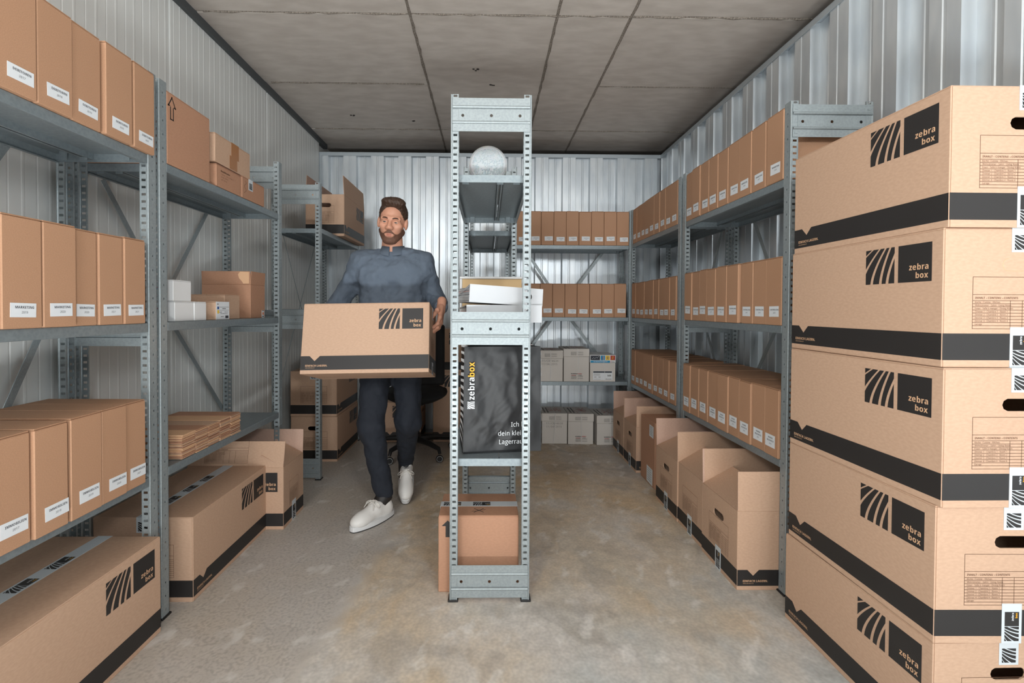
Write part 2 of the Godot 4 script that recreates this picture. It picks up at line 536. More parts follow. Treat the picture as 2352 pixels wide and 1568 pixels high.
	# mortar squeezed out along the joints
	for i in [1, 2, 3]:
		var j := MB.new(jm)
		var pts: Array = []; var rr: Array = []
		var z := -5.9
		while z < 0.2:
			pts.append(Vector3(xs[i] + rng.randf_range(-0.0025, 0.0025), 2.7, z)); rr.append(rng.randf_range(0.006, 0.011)); z += 0.06
		j.tube(pts, rr, 6)
		part("joint_ridge", j, ceiling)
	for q in [[-4.19, -1.5, 1.9], [-2.555, -1.5, 1.9], [-3.345, -1.5, -0.42], [-3.35, 0.755, 1.9]]:
		var j := MB.new(jm)
		var pts: Array = []; var rr: Array = []
		var x: float = q[1]
		while x < q[2]:
			pts.append(Vector3(x, 2.7, q[0] + rng.randf_range(-0.004, 0.004))); rr.append(rng.randf_range(0.003, 0.008)); x += 0.05
		j.tube(pts, rr, 6)
		part("joint_ridge", j, ceiling)
	var pit := MB.new(mat("pit", C(58, 52, 48), 0.9))
	for q in [[-0.09, -3.13], [0.02, -3.35], [-0.62, -4.0], [-1.1, -3.9]]:
		for k in 3:
			pit.at(T(Vector3(q[0] + rng.randf_range(-0.02, 0.02), 2.6985, q[1] + rng.randf_range(-0.02, 0.02))))
			pit.lathe([Vector2(0, -0.002), Vector2(rng.randf_range(0.005, 0.011), -0.0015), Vector2(rng.randf_range(0.006, 0.012), 0.004)], 8)
	var po := part("pit_mark", pit, ceiling)
	po.set_meta("kind", "stuff")

	# left wall: insulated metal panels with fine ribs
	var lw := MB.new(M.front_wall)
	lw.bar(Vector3(-1.75, 0, -6.2), Vector3(-1.575, 2.7, 2.75))
	var left := struct("wall_left", lw, "pale grey ribbed panel wall")
	var seams := [2.75, 1.77, 0.74, -0.31, -1.345, -2.372, -3.4, -4.44]
	for k in seams.size() - 1:
		var p := MB.new(M.panel_wall)
		var prof: Array = []
		var a: float = -seams[k] + 0.003; var b: float = -seams[k + 1] - 0.003
		var cnt := roundi((b - a) / 0.103)
		prof.append(Vector2(a, 0.008)); prof.append(Vector2(a + 0.004, 0.0))
		for j in cnt:
			var c := a + (b - a) * (j + 0.25) / cnt
			var d := a + (b - a) * (j + 0.75) / cnt
			prof.append_array([Vector2(c - 0.004, 0.0), Vector2(c - 0.0015, 0.0011), Vector2(c + 0.0015, 0.0011), Vector2(c + 0.004, 0.0)])
			prof.append_array([Vector2(d - 0.007, 0.0), Vector2(d - 0.003, -0.0010), Vector2(d + 0.003, -0.0010), Vector2(d + 0.007, 0.0)])
		prof.append(Vector2(b - 0.004, 0.0)); prof.append(Vector2(b, 0.008))
		p.at(Transform3D(Basis(Vector3.UP, PI / 2), Vector3(-1.556, 0, 0)))
		corrugated(p, prof, 0.0, 2.66)
		part("wall_panel", p, left)
	var tr := MB.new(M.dark_trim)
	tr.bar(Vector3(-1.575, 2.655, -4.6), Vector3(-1.535, 2.70, 2.75))
	struct("trim_1", tr, "dark metal strip between panel wall and ceiling")

	# back wall and right wall: galvanised trapezoidal sheets that stop short of the ceiling
	var bw := MB.new(M.sheet_trim)
	bw.bar(Vector3(-1.575, 0, -4.53), Vector3(1.7, 0.03, -4.44))
	var back := struct("wall_back", bw, "corrugated galvanised partition wall at the back")
	var bounds := [-1.5935, -0.5795, 0.4345, 1.4485, 1.702]
	for k in bounds.size() - 1:
		var p := MB.new(M.sheet_metal)
		p.at(T(Vector3(0, 0, -4.45)))
		corrugated(p, sheet_profile(bounds[k], bounds[k + 1], 0.2535, -1.34, 0.042), 0.0, 2.575)
		part("metal_sheet", p, back)
	var bt := MB.new(M.sheet_trim)
	bt.bar(Vector3(-1.56, 2.548, -4.448), Vector3(1.62, 2.58, -4.444)); bt.bar(Vector3(-1.56, 2.576, -4.53), Vector3(1.62, 2.58, -4.444))
	bt.bar(Vector3(-1.558, 0, -4.447), Vector3(-1.535, 2.548, -4.442))
	struct("trim_2", bt, "galvanised channel along the top of the back wall")
	var rw := MB.new(M.sheet_trim)
	rw.bar(Vector3(1.6, 0, -4.45), Vector3(1.68, 0.03, 2.75))
	var right := struct("wall_right", rw, "corrugated galvanised partition wall beside the carton stack")
	bounds = [-2.747, -1.7202, -0.6934, 0.3334, 1.3602, 2.387, 3.4138, 4.4406]
	for k in bounds.size() - 1:
		var p := MB.new(M.sheet_metal)
		p.at(Transform3D(Basis(Vector3.UP, -PI / 2), Vector3(1.60, 0, 0)) * Transform3D(Basis(Vector3(-1, 0, 0), Vector3(0, 1, 0), Vector3(0, 0, 1)), Vector3()))
		# local x is mirrored so that it runs away from the door
		corrugated(p, sheet_profile(bounds[k], bounds[k + 1], 0.2567, 2.387, 0.045), 0.0, 2.575)
		part("metal_sheet", p, right)
	var rt := MB.new(M.sheet_trim)
	rt.bar(Vector3(1.594, 2.548, -4.45), Vector3(1.598, 2.58, 2.75)); rt.bar(Vector3(1.594, 2.576, -4.45), Vector3(1.68, 2.58, 2.75))
	struct("trim_3", rt, "galvanised channel along the top of the side wall")
	# the dark unit spaces beyond the partitions, and the wall with the doorway behind the camera
	var ow := MB.new(M.concrete_raw)
	ow.bar(Vector3(-1.75, 0, -6.2), Vector3(3.3, 2.7, -6.05)); ow.bar(Vector3(3.15, 0, -6.2), Vector3(3.3, 2.7, 2.9)); ow.bar(Vector3(1.72, 0, 2.75), Vector3(3.3, 2.7, 2.9))
	struct("wall_outer", ow, "raw concrete walls of the hall beyond the partitions")
	var fw := MB.new(M.front_wall)
	fw.use(mat("front_grey", C(120, 122, 122), 0.8))
	fw.bar(Vector3(-1.75, 0, 2.75), Vector3(-1.25, 2.7, 2.9)); fw.bar(Vector3(1.25, 0, 2.75), Vector3(1.72, 2.7, 2.9)); fw.bar(Vector3(-1.25, 2.25, 2.75), Vector3(1.25, 2.7, 2.9))
	struct("wall_front", fw, "grey front wall around the closed roller door")
	var dm: StandardMaterial3D = mat("door_grey", C(120, 124, 126), 0.6)
	var rail := MB.new(dm)
	for x in [-1.27, 1.27]: rail.bar(Vector3(x - 0.03, 0, 2.77), Vector3(x + 0.03, 2.25, 2.83))
	var door := struct("door_1", rail, "grey slatted roller door")
	var y := 0.0
	while y < 2.24:
		var sl := MB.new(dm)
		sl.cbox(Vector3(0, y + 0.045, 2.80), Vector3(2.50, 0.088, 0.02), 0.006)
		part("slat", sl, door)
		y += 0.09

# ---------------------------------------------------------------- shelving
const RACK_H := 1.975
var upright_mesh: ArrayMesh
var plate_mesh := {}

func upright_shape() -> ArrayMesh:
	# a C-shaped post: web in the xy plane at z = 0 (the aisle face, x from 0 to 0.042), slotted flanges going back to z = -0.031
	if upright_mesh: return upright_mesh
	var b := MB.new(M.galvanised)
	b.at(T(Vector3(0.021, 0, -0.001)))
	b.slotted(0.036, RACK_H, 0.006, 0.007, 0.05, 0.03, 0.001)
	for x in [0.003, 0.039]:
		b.at(Transform3D())
		b.cbox(Vector3(x, RACK_H * 0.5, -0.0035), Vector3(0.006, RACK_H, 0.007), 0.002)
		b.at(T(Vector3(x, 0, -0.0175), 90))
		b.slotted(0.023, RACK_H, 0.015, 0.0085, 0.025, 0.0185, 0.001)
		b.at(Transform3D())
		b.bar(Vector3(x - 0.003, 0, -0.030), Vector3(x + 0.003, RACK_H, -0.0275))
	upright_mesh = b.mesh()
	return upright_mesh

func end_plate_shape(w: float) -> ArrayMesh:
	# pressed cross plate 0.128 high: two plain lips, two rolled ribs and a set-back middle with three holes
	var key := "%0.3f" % w
	if plate_mesh.has(key): return plate_mesh[key]
	var b := MB.new(M.galvanised)
	var h := w * 0.5
	b.bar(Vector3(-h, 0.0, -0.0015), Vector3(h, 0.030, 0.0)); b.bar(Vector3(-h, 0.098, -0.0015), Vector3(h, 0.128, 0.0))
	for y in [0.0345, 0.0935]:
		var rows: Array = []
		for x in [-h, h]:
			var line: Array = []
			for k in 9:
				var a := PI * k / 8.0
				line.append(Vector3(x, y - cos(a) * 0.0055, sin(a) * 0.0055 - 0.0005))
			rows.append(line)
		b.grid(rows)
	for k in 3:
		var x0 := lerpf(-h, h, k / 3.0); var x1 := lerpf(-h, h, (k + 1) / 3.0)
		b.holed(x0, 0.039, x1, 0.089, lerpf(-h, h, [0.13, 0.5, 0.87][k]), 0.062, 0.0058, 0.0058, -0.0045, -0.003)
	for x in [-h + 0.012, h - 0.012]:
		for y in [0.016, 0.110]: b.box(Vector3(x, y, 0.0004), Vector3(0.011, 0.006, 0.0022))
	plate_mesh[key] = b.mesh()
	return plate_mesh[key]

func shelf_shape(l: float, d: float) -> ArrayMesh:
	# a tray: two planks along x from 0 to l, z from 0 back to -d, top at y = 0, folded edges and ribs below
	var b := MB.new(M.galvanised_shelf)
	var m := -d * 0.62
	b.bar(Vector3(0.004, -0.0015, m + 0.001), Vector3(l - 0.004, 0, -0.001)); b.bar(Vector3(0.004, -0.0015, -d + 0.001), Vector3(l - 0.004, 0, m - 0.0015))
	for z in [0.0, -d]:
		b.cbox(Vector3(l * 0.5, -0.016, z), Vector3(l, 0.032, 0.004), 0.0015)
		var q := -0.012 if z == 0.0 else 0.012
		b.bar(Vector3(0, -0.032, z), Vector3(l, -0.0305, z + q))
	for x in [0.001, l - 0.001]:
		b.bar(Vector3(x - 0.001, -0.03, -d), Vector3(x + 0.001, -0.001, 0))
	for z in [m + 0.012, m - 0.012]:
		b.bar(Vector3(0.004, -0.022, z - 0.001), Vector3(l - 0.004, -0.001, z + 0.001))
	b.bar(Vector3(0.004, -0.022, m - 0.013), Vector3(l - 0.004, -0.0205, m - 0.004)); b.bar(Vector3(0.004, -0.022, m + 0.004), Vector3(l - 0.004, -0.0205, m + 0.013))
	for x in [0.028, l - 0.028]:
		for z in [-0.05, m, -d + 0.05]:
			b.at(T(Vector3(x, -0.016, z), 0, 0, 0))
			b.box(Vector3(0, 0, 0), Vector3(0.002, 0.03, 0.026))
			b.at(Transform3D())
	return b.mesh()

func rack(label: String, xf: Transform3D, l: float, d: float, levels: Array, braces: Array, plates := [0.017, 1.008, 1.832], group := "galvanised shelving units") -> Node3D:
	# local x along the unit, aisle face at z = 0, depth towards -z
	var o := thing("shelving_rack", label, "shelving", xf, group)
	var um := upright_shape()
	for x in [0.0, l - 0.042]:
		part("upright", um, o, T(Vector3(x, 0, 0)))
		part("upright", um, o, T(Vector3(x + 0.042, 0, -d), 180))
	var pm := end_plate_shape(d - 0.014)
	for e in [0, 1]:
		for y in plates:
			# the plates sit on the outer flanges
			if e == 0: part("end_plate", pm, o, T(Vector3(-0.0012, y, -d * 0.5), -90))
			else: part("end_plate", pm, o, T(Vector3(l + 0.0012, y, -d * 0.5), 90))
	var foot := MB.new(M.black_plastic)
	foot.cbox(Vector3(0, 0.004, 0), Vector3(0.05, 0.008, 0.04), 0.002)
	var fm := foot.mesh()
	for x in [0.021, l - 0.021]:
		for z in [-0.014, -d + 0.014]: part("foot_plate", fm, o, T(Vector3(x, 0, z)))
	var sm := shelf_shape(l - 0.088, d - 0.008)
	for y in levels:
		part("shelf", sm, o, T(Vector3(0.044, y, -0.004)))
	for q in braces:
		var a: Vector2 = q[0]; var b: Vector2 = q[1]
		var r := MB.new(M.galvanised)
		var dir := (b - a)
		r.at(Transform3D(Basis(Vector3.BACK, dir.angle()), Vector3((a.x + b.x) * 0.5, (a.y + b.y) * 0.5, -d - 0.004)))
		r.cbox(Vector3.ZERO, Vector3(dir.length(), q[2] if q.size() > 2 else 0.026, 0.003), 0.001)
		part("diagonal_brace", r, o)
	return o

# z of the world -> local x of a rack whose near end stands at z0 (left and centre racks run away from the door)
func racks() -> void:
	var fl := func(z0: float, a: Vector2, b: Vector2, k := 1.6) -> Array:
		# a brace seen through (z, y) points a and b, drawn out to both sides
		var c := (a + b) * 0.5; var h := (b - a) * 0.5 * k
		var p := c - h; var q := c + h
		return [Vector2(z0 - p.x, p.y), Vector2(z0 - q.x, q.y)]
	var L := func(x: float, z: float): return Transform3D(Basis(Vector3.UP, PI / 2), Vector3(x, 0, z))
	rack("shelving bay by the panel wall holding DEBITOREN, MARKETING and IMMOBILIEN boxes", L.call(-1.19, -0.70), 1.04, 0.32, [1.682, 1.093, 0.548],
		[[Vector2(0.48, 1.08), Vector2(0.92, 1.80)], fl.call(-0.70, Vector2(-1.908, 1.648), Vector2(-2.073, 1.437), 1.0), [Vector2(0.94, 1.06), Vector2(0.70, 0.58)]])
	rack("shelving bay by the panel wall with small white boxes on its middle shelf", L.call(-1.19, -1.755), 1.03, 0.32, [1.680, 1.093, 0.552],
		[fl.call(-1.755, Vector2(-2.601, 1.652), Vector2(-2.333, 1.29), 1.45), fl.call(-1.755, Vector2(-2.341, 1.04), Vector2(-2.727, 0.595), 1.1)])
	rack("shelving bay in the far corner with an open carton on its top shelf", L.call(-1.115, -3.19), 1.0, 0.32, [1.680, 1.138],
		[[Vector2(0.04, 1.90), Vector2(0.96, 0.45), 0.008], [Vector2(0.96, 1.90), Vector2(0.04, 0.45), 0.008]])
	var R := func(x: float, z: float): return Transform3D(Basis(Vector3.UP, -PI / 2), Vector3(x, 0, z))
	# right racks: local x runs towards the door
	rack("shelving bay behind the stack of five printed cartons", R.call(1.192, -2.935), 1.05, 0.33, [1.678, 1.085, 0.538],
		[[Vector2(0.10, 1.83), Vector2(0.46, 1.20)], [Vector2(0.46, 1.10), Vector2(0.12, 0.62)]])
	rack("shelving bay on the corrugated wall side next to the back corner", R.call(1.195, -4.02), 1.05, 0.33, [1.688, 1.078, 0.533],
		[[Vector2(0.96, 1.79), Vector2(0.66, 1.20)], [Vector2(0.66, 1.05), Vector2(0.95, 0.60)]])
	rack("shelving unit standing along the back wall with white paper cartons", T(Vector3(0.185, 0, -4.015)), 1.04, 0.32, [1.682, 1.078, 0.536],
		[[Vector2(0.10, 1.75), Vector2(0.42, 1.28)], [Vector2(0.92, 1.75), Vector2(0.58, 1.30)], [Vector2(0.50, 1.20), Vector2(0.10, 0.66)], [Vector2(0.48, 1.16), Vector2(0.90, 0.62)]])
	# centre racks: end frames face the camera
	rack("freestanding shelving bay in the middle of the room nearest the camera", Transform3D(Basis(Vector3.UP, -PI / 2), Vector3(-0.147, 0, -2.845)), 0.985, 0.313, [1.678, 1.090, 0.550],
		[], [0.017, 1.008, 1.832])
	rack("freestanding shelving bay in the middle of the room, the one further back", Transform3D(Basis(Vector3.UP, -PI / 2), Vector3(-0.147, 0, -3.85)), 0.985, 0.313, [1.620, 1.090],
		[[Vector2(0.03, 1.9), Vector2(0.95, 1.15)]], [0.017, 1.832])

# ---------------------------------------------------------------- archive boxes
var archive_proto := {}
func dashes(mb: MB, w: float, h: float, xf: Transform3D, sd: int) -> void:
	# a line too small to be read in the photograph: a row of short strokes
	var old := mb.xf
	mb.xf = old * xf
	var x := -w * 0.5
	var g := RandomNumberGenerator.new(); g.seed = sd
	while x < w * 0.5 - 0.001:
		var q := minf(g.randf_range(0.0012, 0.003), w * 0.5 - x)
		var y := g.randf_range(0.55, 1.0) * h
		mb.quad(Vector3(x, 0, 0), Vector3(x + q, 0, 0), Vector3(x + q, y, 0), Vector3(x, y, 0))
		x += q + 0.0009
	mb.xf = old

func archive_box(label: String, group: String, xf: Transform3D, w: float, lines: Array, h := 0.283, lw := 0.068, lh := 0.036, ly := 0.030, lx := 0.004, tilt := 0.0, d := 0.325) -> Node3D:
	# origin at the middle of the front bottom edge, front towards +z
	var o := thing("archive_box", label, "archive box", xf, group)
	var b := MB.new(M.archive_kraft)
	b.cbox(Vector3(0, (h - 0.0045) * 0.5, -d * 0.5), Vector3(w, h - 0.0045, d), 0.0022)
	part("body", b, o)
	var t := MB.new(M.archive_kraft)
	t.cbox(Vector3(0, h - 0.0018, -d * 0.5 - 0.0008), Vector3(w - 0.001, 0.0036, d - 0.0016), 0.0014)
	part("lid_flap", t, o)
	var p := MB.new(M.paper)
	p.at(Transform3D(Basis(Vector3.BACK, tilt), Vector3(lx, ly + lh * 0.5, 0.0006)))
	p.box(Vector3.ZERO, Vector3(lw, lh, 0.0007))
	p.use(M.paper_ink)
	var base := p.xf
	if lines.size() == 1:
		p.xf = base * T(Vector3(0.005, 0, 0.0006))
		dashes(p, lw * 0.6, 0.0045, T(Vector3(0, 0.003, 0)), hash(label)); dashes(p, lw * 0.24, 0.0035, T(Vector3(0, -0.008, 0)), hash(label) + 1)
	else:
		var step := 0.0125
		for k in lines.size():
			p.xf = base * T(Vector3(0.003, (lines.size() - 1) * 0.5 * step - k * step - 0.002, 0.0006))
			lettering(p, lines[k], 0.0088 if k < lines.size() - 1 else 0.0078, Transform3D(), 0.5, k < lines.size() - 1)
	part("label_sheet", p, o)
	return o

func row(side: int, x: float, y: float, cuts: Array, group: String, what: Callable, text: Callable, lab := [0.068, 0.036, 0.030, 0.004], h := 0.283) -> void:
	# a row of archive boxes between successive cuts; side -1: left wall run (faces +x), 1: right wall run (faces -x), 0: back run (faces +z)
	for k in cuts.size():
		var a: float = cuts[k][0]; var b: float = cuts[k][1]
		var m := (a + b) * 0.5
		var w := absf(b - a) - 0.0025
		var back := rng.randf_range(0.0, 0.009) if cuts[k].size() < 3 else float(cuts[k][2])
		var turn := rng.randf_range(-0.8, 0.8)
		var hh := h + rng.randf_range(-0.002, 0.002)
		var xf: Transform3D
		if side < 0: xf = T(Vector3(x - back, y, m), 90 + turn)
		elif side > 0: xf = T(Vector3(x + back, y, m), -90 + turn)
		else: xf = T(Vector3(m, y, x - back), turn)
		archive_box(what.call(k), group, xf, w, text.call(k), hh, minf(lab[0], w * 0.78), lab[1], lab[2] + rng.randf_range(-0.004, 0.004), lab[3] + rng.randf_range(-0.005, 0.005), rng.randf_range(-0.03, 0.03))

func archives() -> void:
	var years := [2017, 2018, 2019, 2020, 2021]
	row(-1, -1.178, 1.6825, [[-1.17, -1.275, 0.0], [-1.277, -1.386, 0.002], [-1.388, -1.492, 0.008], [-1.499, -1.610, 0.0], [-1.616, -1.716, 0.0]], "archive boxes on the top shelf by the panel wall",
		func(k): return "archive box labelled DEBITOREN %d on the high shelf, %s from the door" % [years[k], nth(k)], func(k): return ["DEBITOREN", str(years[k])])
	var my := [2019, 2019, 2020, 2020, 2021, 2021]
	row(-1, -1.178, 1.0935, [[-1.065, -1.170, 0.004], [-1.176, -1.284, 0.0], [-1.286, -1.389, 0.0], [-1.391, -1.476, 0.012], [-1.478, -1.573, 0.008], [-1.575, -1.671, 0.004]], "archive boxes on the middle shelf by the panel wall",
		func(k): return ["brown archive box cut off at the picture edge beside the MARKETING 2019 box", "brown archive box labelled MARKETING 2019 on the middle shelf by the panel wall", "archive box labelled MARKETING 2020 with a slightly lifted lid, next to MARKETING 2019", "archive box labelled MARKETING 2020, set back, next to the first MARKETING 2021 box", "archive box labelled MARKETING 2021 beside a MARKETING 2020 box", "archive box labelled MARKETING 2021 at the end of the shelf against the post"][k],
		func(k): return ["MARKETING", str(my[k])])
	row(-1, -1.160, 0.549, [[-1.125, -1.233, 0.006], [-1.236, -1.336, 0.0], [-1.343, -1.453, 0.0], [-1.456, -1.557, 0.004], [-1.559, -1.650, 0.01]], "archive boxes on the bottom shelf by the panel wall",
		func(k): return "archive box labelled IMMOBILIEN %d on the low shelf, %s from the door" % [years[k], nth(k)], func(k): return ["IMMOBILIEN", str(years[k])], [0.07, 0.038, 0.034, 0.012], 0.287)
	# right run, near bay: spaced from the far post to the near one
	var spread := func(fr: Array, z0: float, z1: float) -> Array:
		var out: Array = []
		for k in fr.size() - 1: out.append([lerpf(z0, z1, fr[k]), lerpf(z0, z1, fr[k + 1])])
		return out
	var even := func(n: int, a: float, b: float) -> Array:
		var out: Array = []
		for k in n: out.append([lerpf(a, b, float(k) / n), lerpf(a, b, float(k + 1) / n)])
		return out
	var who := func(text: String, k: int, n: int, where: String) -> String:
		if k == n - 1: return "archive box %s, the %s" % [text, where.replace("from", "nearest")]
		return "archive box %s, the %s %s" % [text, nth(n - 1 - k), where]
	row(1, 1.186, 1.6785, [[-2.888, -2.795], [-2.793, -2.687], [-2.681, -2.581], [-2.579, -2.479], [-2.477, -2.377], [-2.375, -2.273], [-2.271, -2.165], [-2.163, -2.054], [-2.042, -1.925]], "MARKETING boxes on the top shelf behind the carton stack",
		func(k): return who.call("labelled MARKETING on the high shelf", k, 9, "from the carton stack"), func(k): return ["MARKETING", str(2010 + k)], [0.066, 0.044, 0.032, 0.0])
	row(1, 1.186, 1.0855, [[-2.888, -2.79], [-2.788, -2.69], [-2.683, -2.592], [-2.59, -2.492], [-2.478, -2.372], [-2.37, -2.262], [-2.245, -2.145], [-2.143, -2.042], [-2.04, -1.928]], "CONTROLLING boxes on the middle shelf behind the carton stack",
		func(k): return who.call("labelled CONTROLLING", k, 9, "from the carton stack"), func(k): return ["CONTROLLING", str(2010 + k)], [0.066, 0.044, 0.036, 0.0])
	row(1, 1.182, 0.5385, [[-2.885, -2.786], [-2.782, -2.675], [-2.673, -2.566], [-2.557, -2.449], [-2.447, -2.34], [-2.338, -2.238], [-2.236, -2.135], [-2.131, -2.033], [-2.029, -1.93]], "HUMAN RESOURCES boxes on the lowest shelf behind the carton stack",
		func(k): return who.call("labelled HUMAN RESOURCES", k, 9, "from the carton stack"), func(k): return ["HUMAN", "RESOURCES", str(2010 + k)], [0.068, 0.052, 0.040, -0.004])
	var shelf := ["top", "middle", "lowest"]
	for s in 3:
		row(1, 1.19, [1.6885, 1.0785, 0.5335][s], even.call(9, -3.965, -3.03), "archive boxes on the %s shelf of the corner bay" % shelf[s],
			func(k): return "archive box on the %s shelf of the corner bay, %s from the back corner" % [shelf[s], nth(k)], func(k): return [""], [0.062, 0.038, 0.032, 0.0])
	for s in 2:
		row(0, -4.012, [1.6825, 1.0785][s], even.call(9, 0.230, 1.181) if s == 0 else even.call(9, 0.229, 1.164), "archive boxes on the %s shelf along the back wall" % shelf[s],
			func(k): return "archive box on the %s shelf along the back wall, %s from the middle rack" % [shelf[s], nth(k)], func(k): return [""], [0.068, 0.036, 0.034, 0.006])

# ---------------------------------------------------------------- printed moving cartons
func stripes(mb: MB, s: float, xf: Transform3D, turn := false) -> void:
	# curved dark stripes filling a square of side s, lower left corner at the origin of xf
	var light := [[0.25, -0.75], [0.50, -0.16], [0.70, 0.22], [0.86, 0.53], [1.12, 0.76]]
	var old := mb.xf
	mb.xf = old * xf
	var edge := func(xt: float, xb: float, half: float) -> Array:
		var o: Array = []
		for k in 13:
			var t := k / 12.0
			o.append(Vector2(xb + (xt - xb) * pow(1.0 - t, 1.5) + half * lerpf(0.75, 1.1, t), 1.0 - t))
		return o
	var sq := PackedVector2Array([Vector2(0, 0), Vector2(1, 0), Vector2(1, 1), Vector2(0, 1)])
	for k in light.size() + 1:
		var p := PackedVector2Array()
		var a: Array = edge.call(light[k - 1][0], light[k - 1][1], 0.042) if k > 0 else [Vector2(-2, 1), Vector2(-2, 0)]
		var b: Array = edge.call(light[k][0], light[k][1], -0.042) if k < light.size() else [Vector2(2, 1), Vector2(2, 0)]
		for q in a: p.append(q)
		b.reverse()
		for q in b: p.append(q)
		for c in Geometry2D.intersect_polygons(p, sq):
			if c.size() < 3: continue
			var e := PackedVector2Array()
			for q in c: e.append(q * s)
			mb.poly(e)
	mb.xf = old

func rect(mb: MB, x0: float, y0: float, x1: float, y1: float, z := 0.0) -> void:
	mb.quad(Vector3(x0, y0, z), Vector3(x1, y0, z), Vector3(x1, y1, z), Vector3(x0, y1, z))

func long_print(l: float, h: float) -> ArrayMesh:
	# print on a long side: x from -l/2 to l/2, y up from the bottom edge
	var b := MB.new(M.ink)
	var x0 := -l * 0.5; var n := x0 + 0.066
	b.poly(PackedVector2Array([Vector2(x0 + 0.001, 0.018), Vector2(-x0 - 0.001, 0.018), Vector2(-x0 - 0.001, 0.084), Vector2(n + 0.024, 0.084), Vector2(n, 0.060), Vector2(n - 0.024, 0.084), Vector2(x0 + 0.001, 0.084)]), 0.0004)
	var s := 0.1; var rx := -x0 - 0.03; var ty := h - 0.026
	rect(b, rx - s, ty - s, rx, ty, 0.0004)
	stripes(b, s, T(Vector3(rx - s * 2.0 - 0.012, ty - s, 0.0004)))
	b.use(M.kraft_letter)
	lettering(b, "zebra", 0.03, T(Vector3(rx - 0.009, ty - 0.0685, 0.0008)), 1.0, true, 0.0565)
	lettering(b, "box", 0.03, T(Vector3(rx - 0.0095, ty - 0.0905, 0.0008)), 1.0, true, 0.036)
	lettering(b, "EINFACH LAGERN.", 0.0135, T(Vector3(x0 + 0.024, 0.034, 0.0008)), 0.0, true, 0.103)
	lettering(b, "www.zebrabox.ch", 0.006, T(Vector3(x0 + 0.0245, 0.0265, 0.0008)), 0.0, false, 0.043)
	return b.mesh()

func table_print(b: MB, w: float, h: float, xf: Transform3D) -> void:
	# the contents form: a frame, a title row and ruled lines, w wide and h high from the lower left
	var old := b.xf
	b.xf = old * xf
	var t := 0.0006
	var rule := func(x0, y0, x1, y1): rect(b, minf(x0, x1) - t, minf(y0, y1) - t, maxf(x0, x1) + t, maxf(y0, y1) + t)
	rule.call(0, 0, w, 0); rule.call(0, h, w, h); rule.call(0, 0, 0, h); rule.call(w, 0, w, h)
	var y1 := h * 0.66; var n := 9
	rule.call(0, y1, w, y1)
	lettering(b, "INHALT – CONTENU – CONTENTS", 0.0075, T(Vector3(0.006, y1 - 0.0105, 0)), 0.0, true, 0.108)
	var y2 := y1 - h * 0.115
	var rows := ["Küche - Cuisine - Kitchen", "Wohnzimmer - Salon - Living Room", "Essen - Salle à manger - Dining Room", "Zimmer 1 - Chambre 1 - Room 1", "Zimmer 2 - Chambre 2 - Room 2", "Zimmer 3 - Chambre 3 - Room 3", "Zimmer 4 - Chambre 4 - Room 4", "Garage", ""]
	for k in n:
		var y := y2 * (1.0 - float(k) / n)
		rule.call(0, y, w, y)
		if rows[k]: lettering(b, rows[k], 0.0058, T(Vector3(0.006, y - y2 / n * 0.78, 0)), 0.0)
	for x in [0.095, 0.125, 0.155]:
		if x < w - 0.01: rule.call(x, 0, x, y2)
	b.xf = old

func end_print(w: float, h: float, form := true) -> ArrayMesh:
	var b := MB.new(M.ink)
	rect(b, -w * 0.5 + 0.001, 0.018, w * 0.5 - 0.001, 0.084, 0.0004)
	if form:
		b.use(M.ink_brown)
		table_print(b, w - 0.15, 0.128, T(Vector3(-w * 0.5 + 0.075, 0.096, 0.0004)))
	return b.mesh()

func tape_shape(l: float, drop0: float, drop1: float, w := 0.05) -> ArrayMesh:
	# printed packing tape along x over a top at y = 0, hanging down both ends
	var b := MB.new(M.tape_white)
	b.bar(Vector3(-l * 0.5 - 0.001, 0.0002, -w * 0.5), Vector3(l * 0.5 + 0.001, 0.0010, w * 0.5))
	if drop0 > 0: b.bar(Vector3(-l * 0.5 - 0.0012, -drop0, -w * 0.5), Vector3(-l * 0.5 - 0.0004, 0.001, w * 0.5))
	if drop1 > 0: b.bar(Vector3(l * 0.5 + 0.0004, -drop1, -w * 0.5), Vector3(l * 0.5 + 0.0012, 0.001, w * 0.5))
	var x := -l * 0.5 + 0.012
	while x < l * 0.5 - 0.1:
		b.at(Transform3D(Basis(Vector3.RIGHT, -PI / 2), Vector3(x, 0.0013, w * 0.36)))
		tape_logo(b, w * 0.72)
		b.at(Transform3D())
		x += 0.125
	return b.mesh()

func tape_logo(b: MB, s: float) -> void:
	# stripes, then a black field with the two-line mark; lies in xy from the origin, s high
	b.use(M.ink)
	stripes(b, s, Transform3D())
	rect(b, s * 1.04, 0, s * 2.04, s)
	b.use(M.paper)
	lettering(b, "zebra", 0.01, T(Vector3(s * 1.98, s * 0.38, 0.0003)), 1.0, true, s * 0.56)
	b.use(M.yellow)
	lettering(b, "box", 0.01, T(Vector3(s * 1.98, s * 0.12, 0.0003)), 1.0, true, s * 0.36)
	b.use(M.tape_white)

func tape_patch(h: float, w := 0.05) -> ArrayMesh:
	# the end of a tape strip on an upright face, hanging from y = 0 to -h, printed lengthwise
	var b := MB.new(M.tape_white)
	b.bar(Vector3(-w * 0.5, -h, 0.0004), Vector3(w * 0.5, 0, 0.0011))
	b.at(Transform3D(Basis(Vector3.BACK, PI / 2), Vector3(w * 0.36, -h + 0.006, 0.0014)))
	if h < w * 1.7:
		b.use(M.ink)
		stripes(b, w * 0.72, Transform3D())
	else: tape_logo(b, w * 0.72)
	return b.mesh()

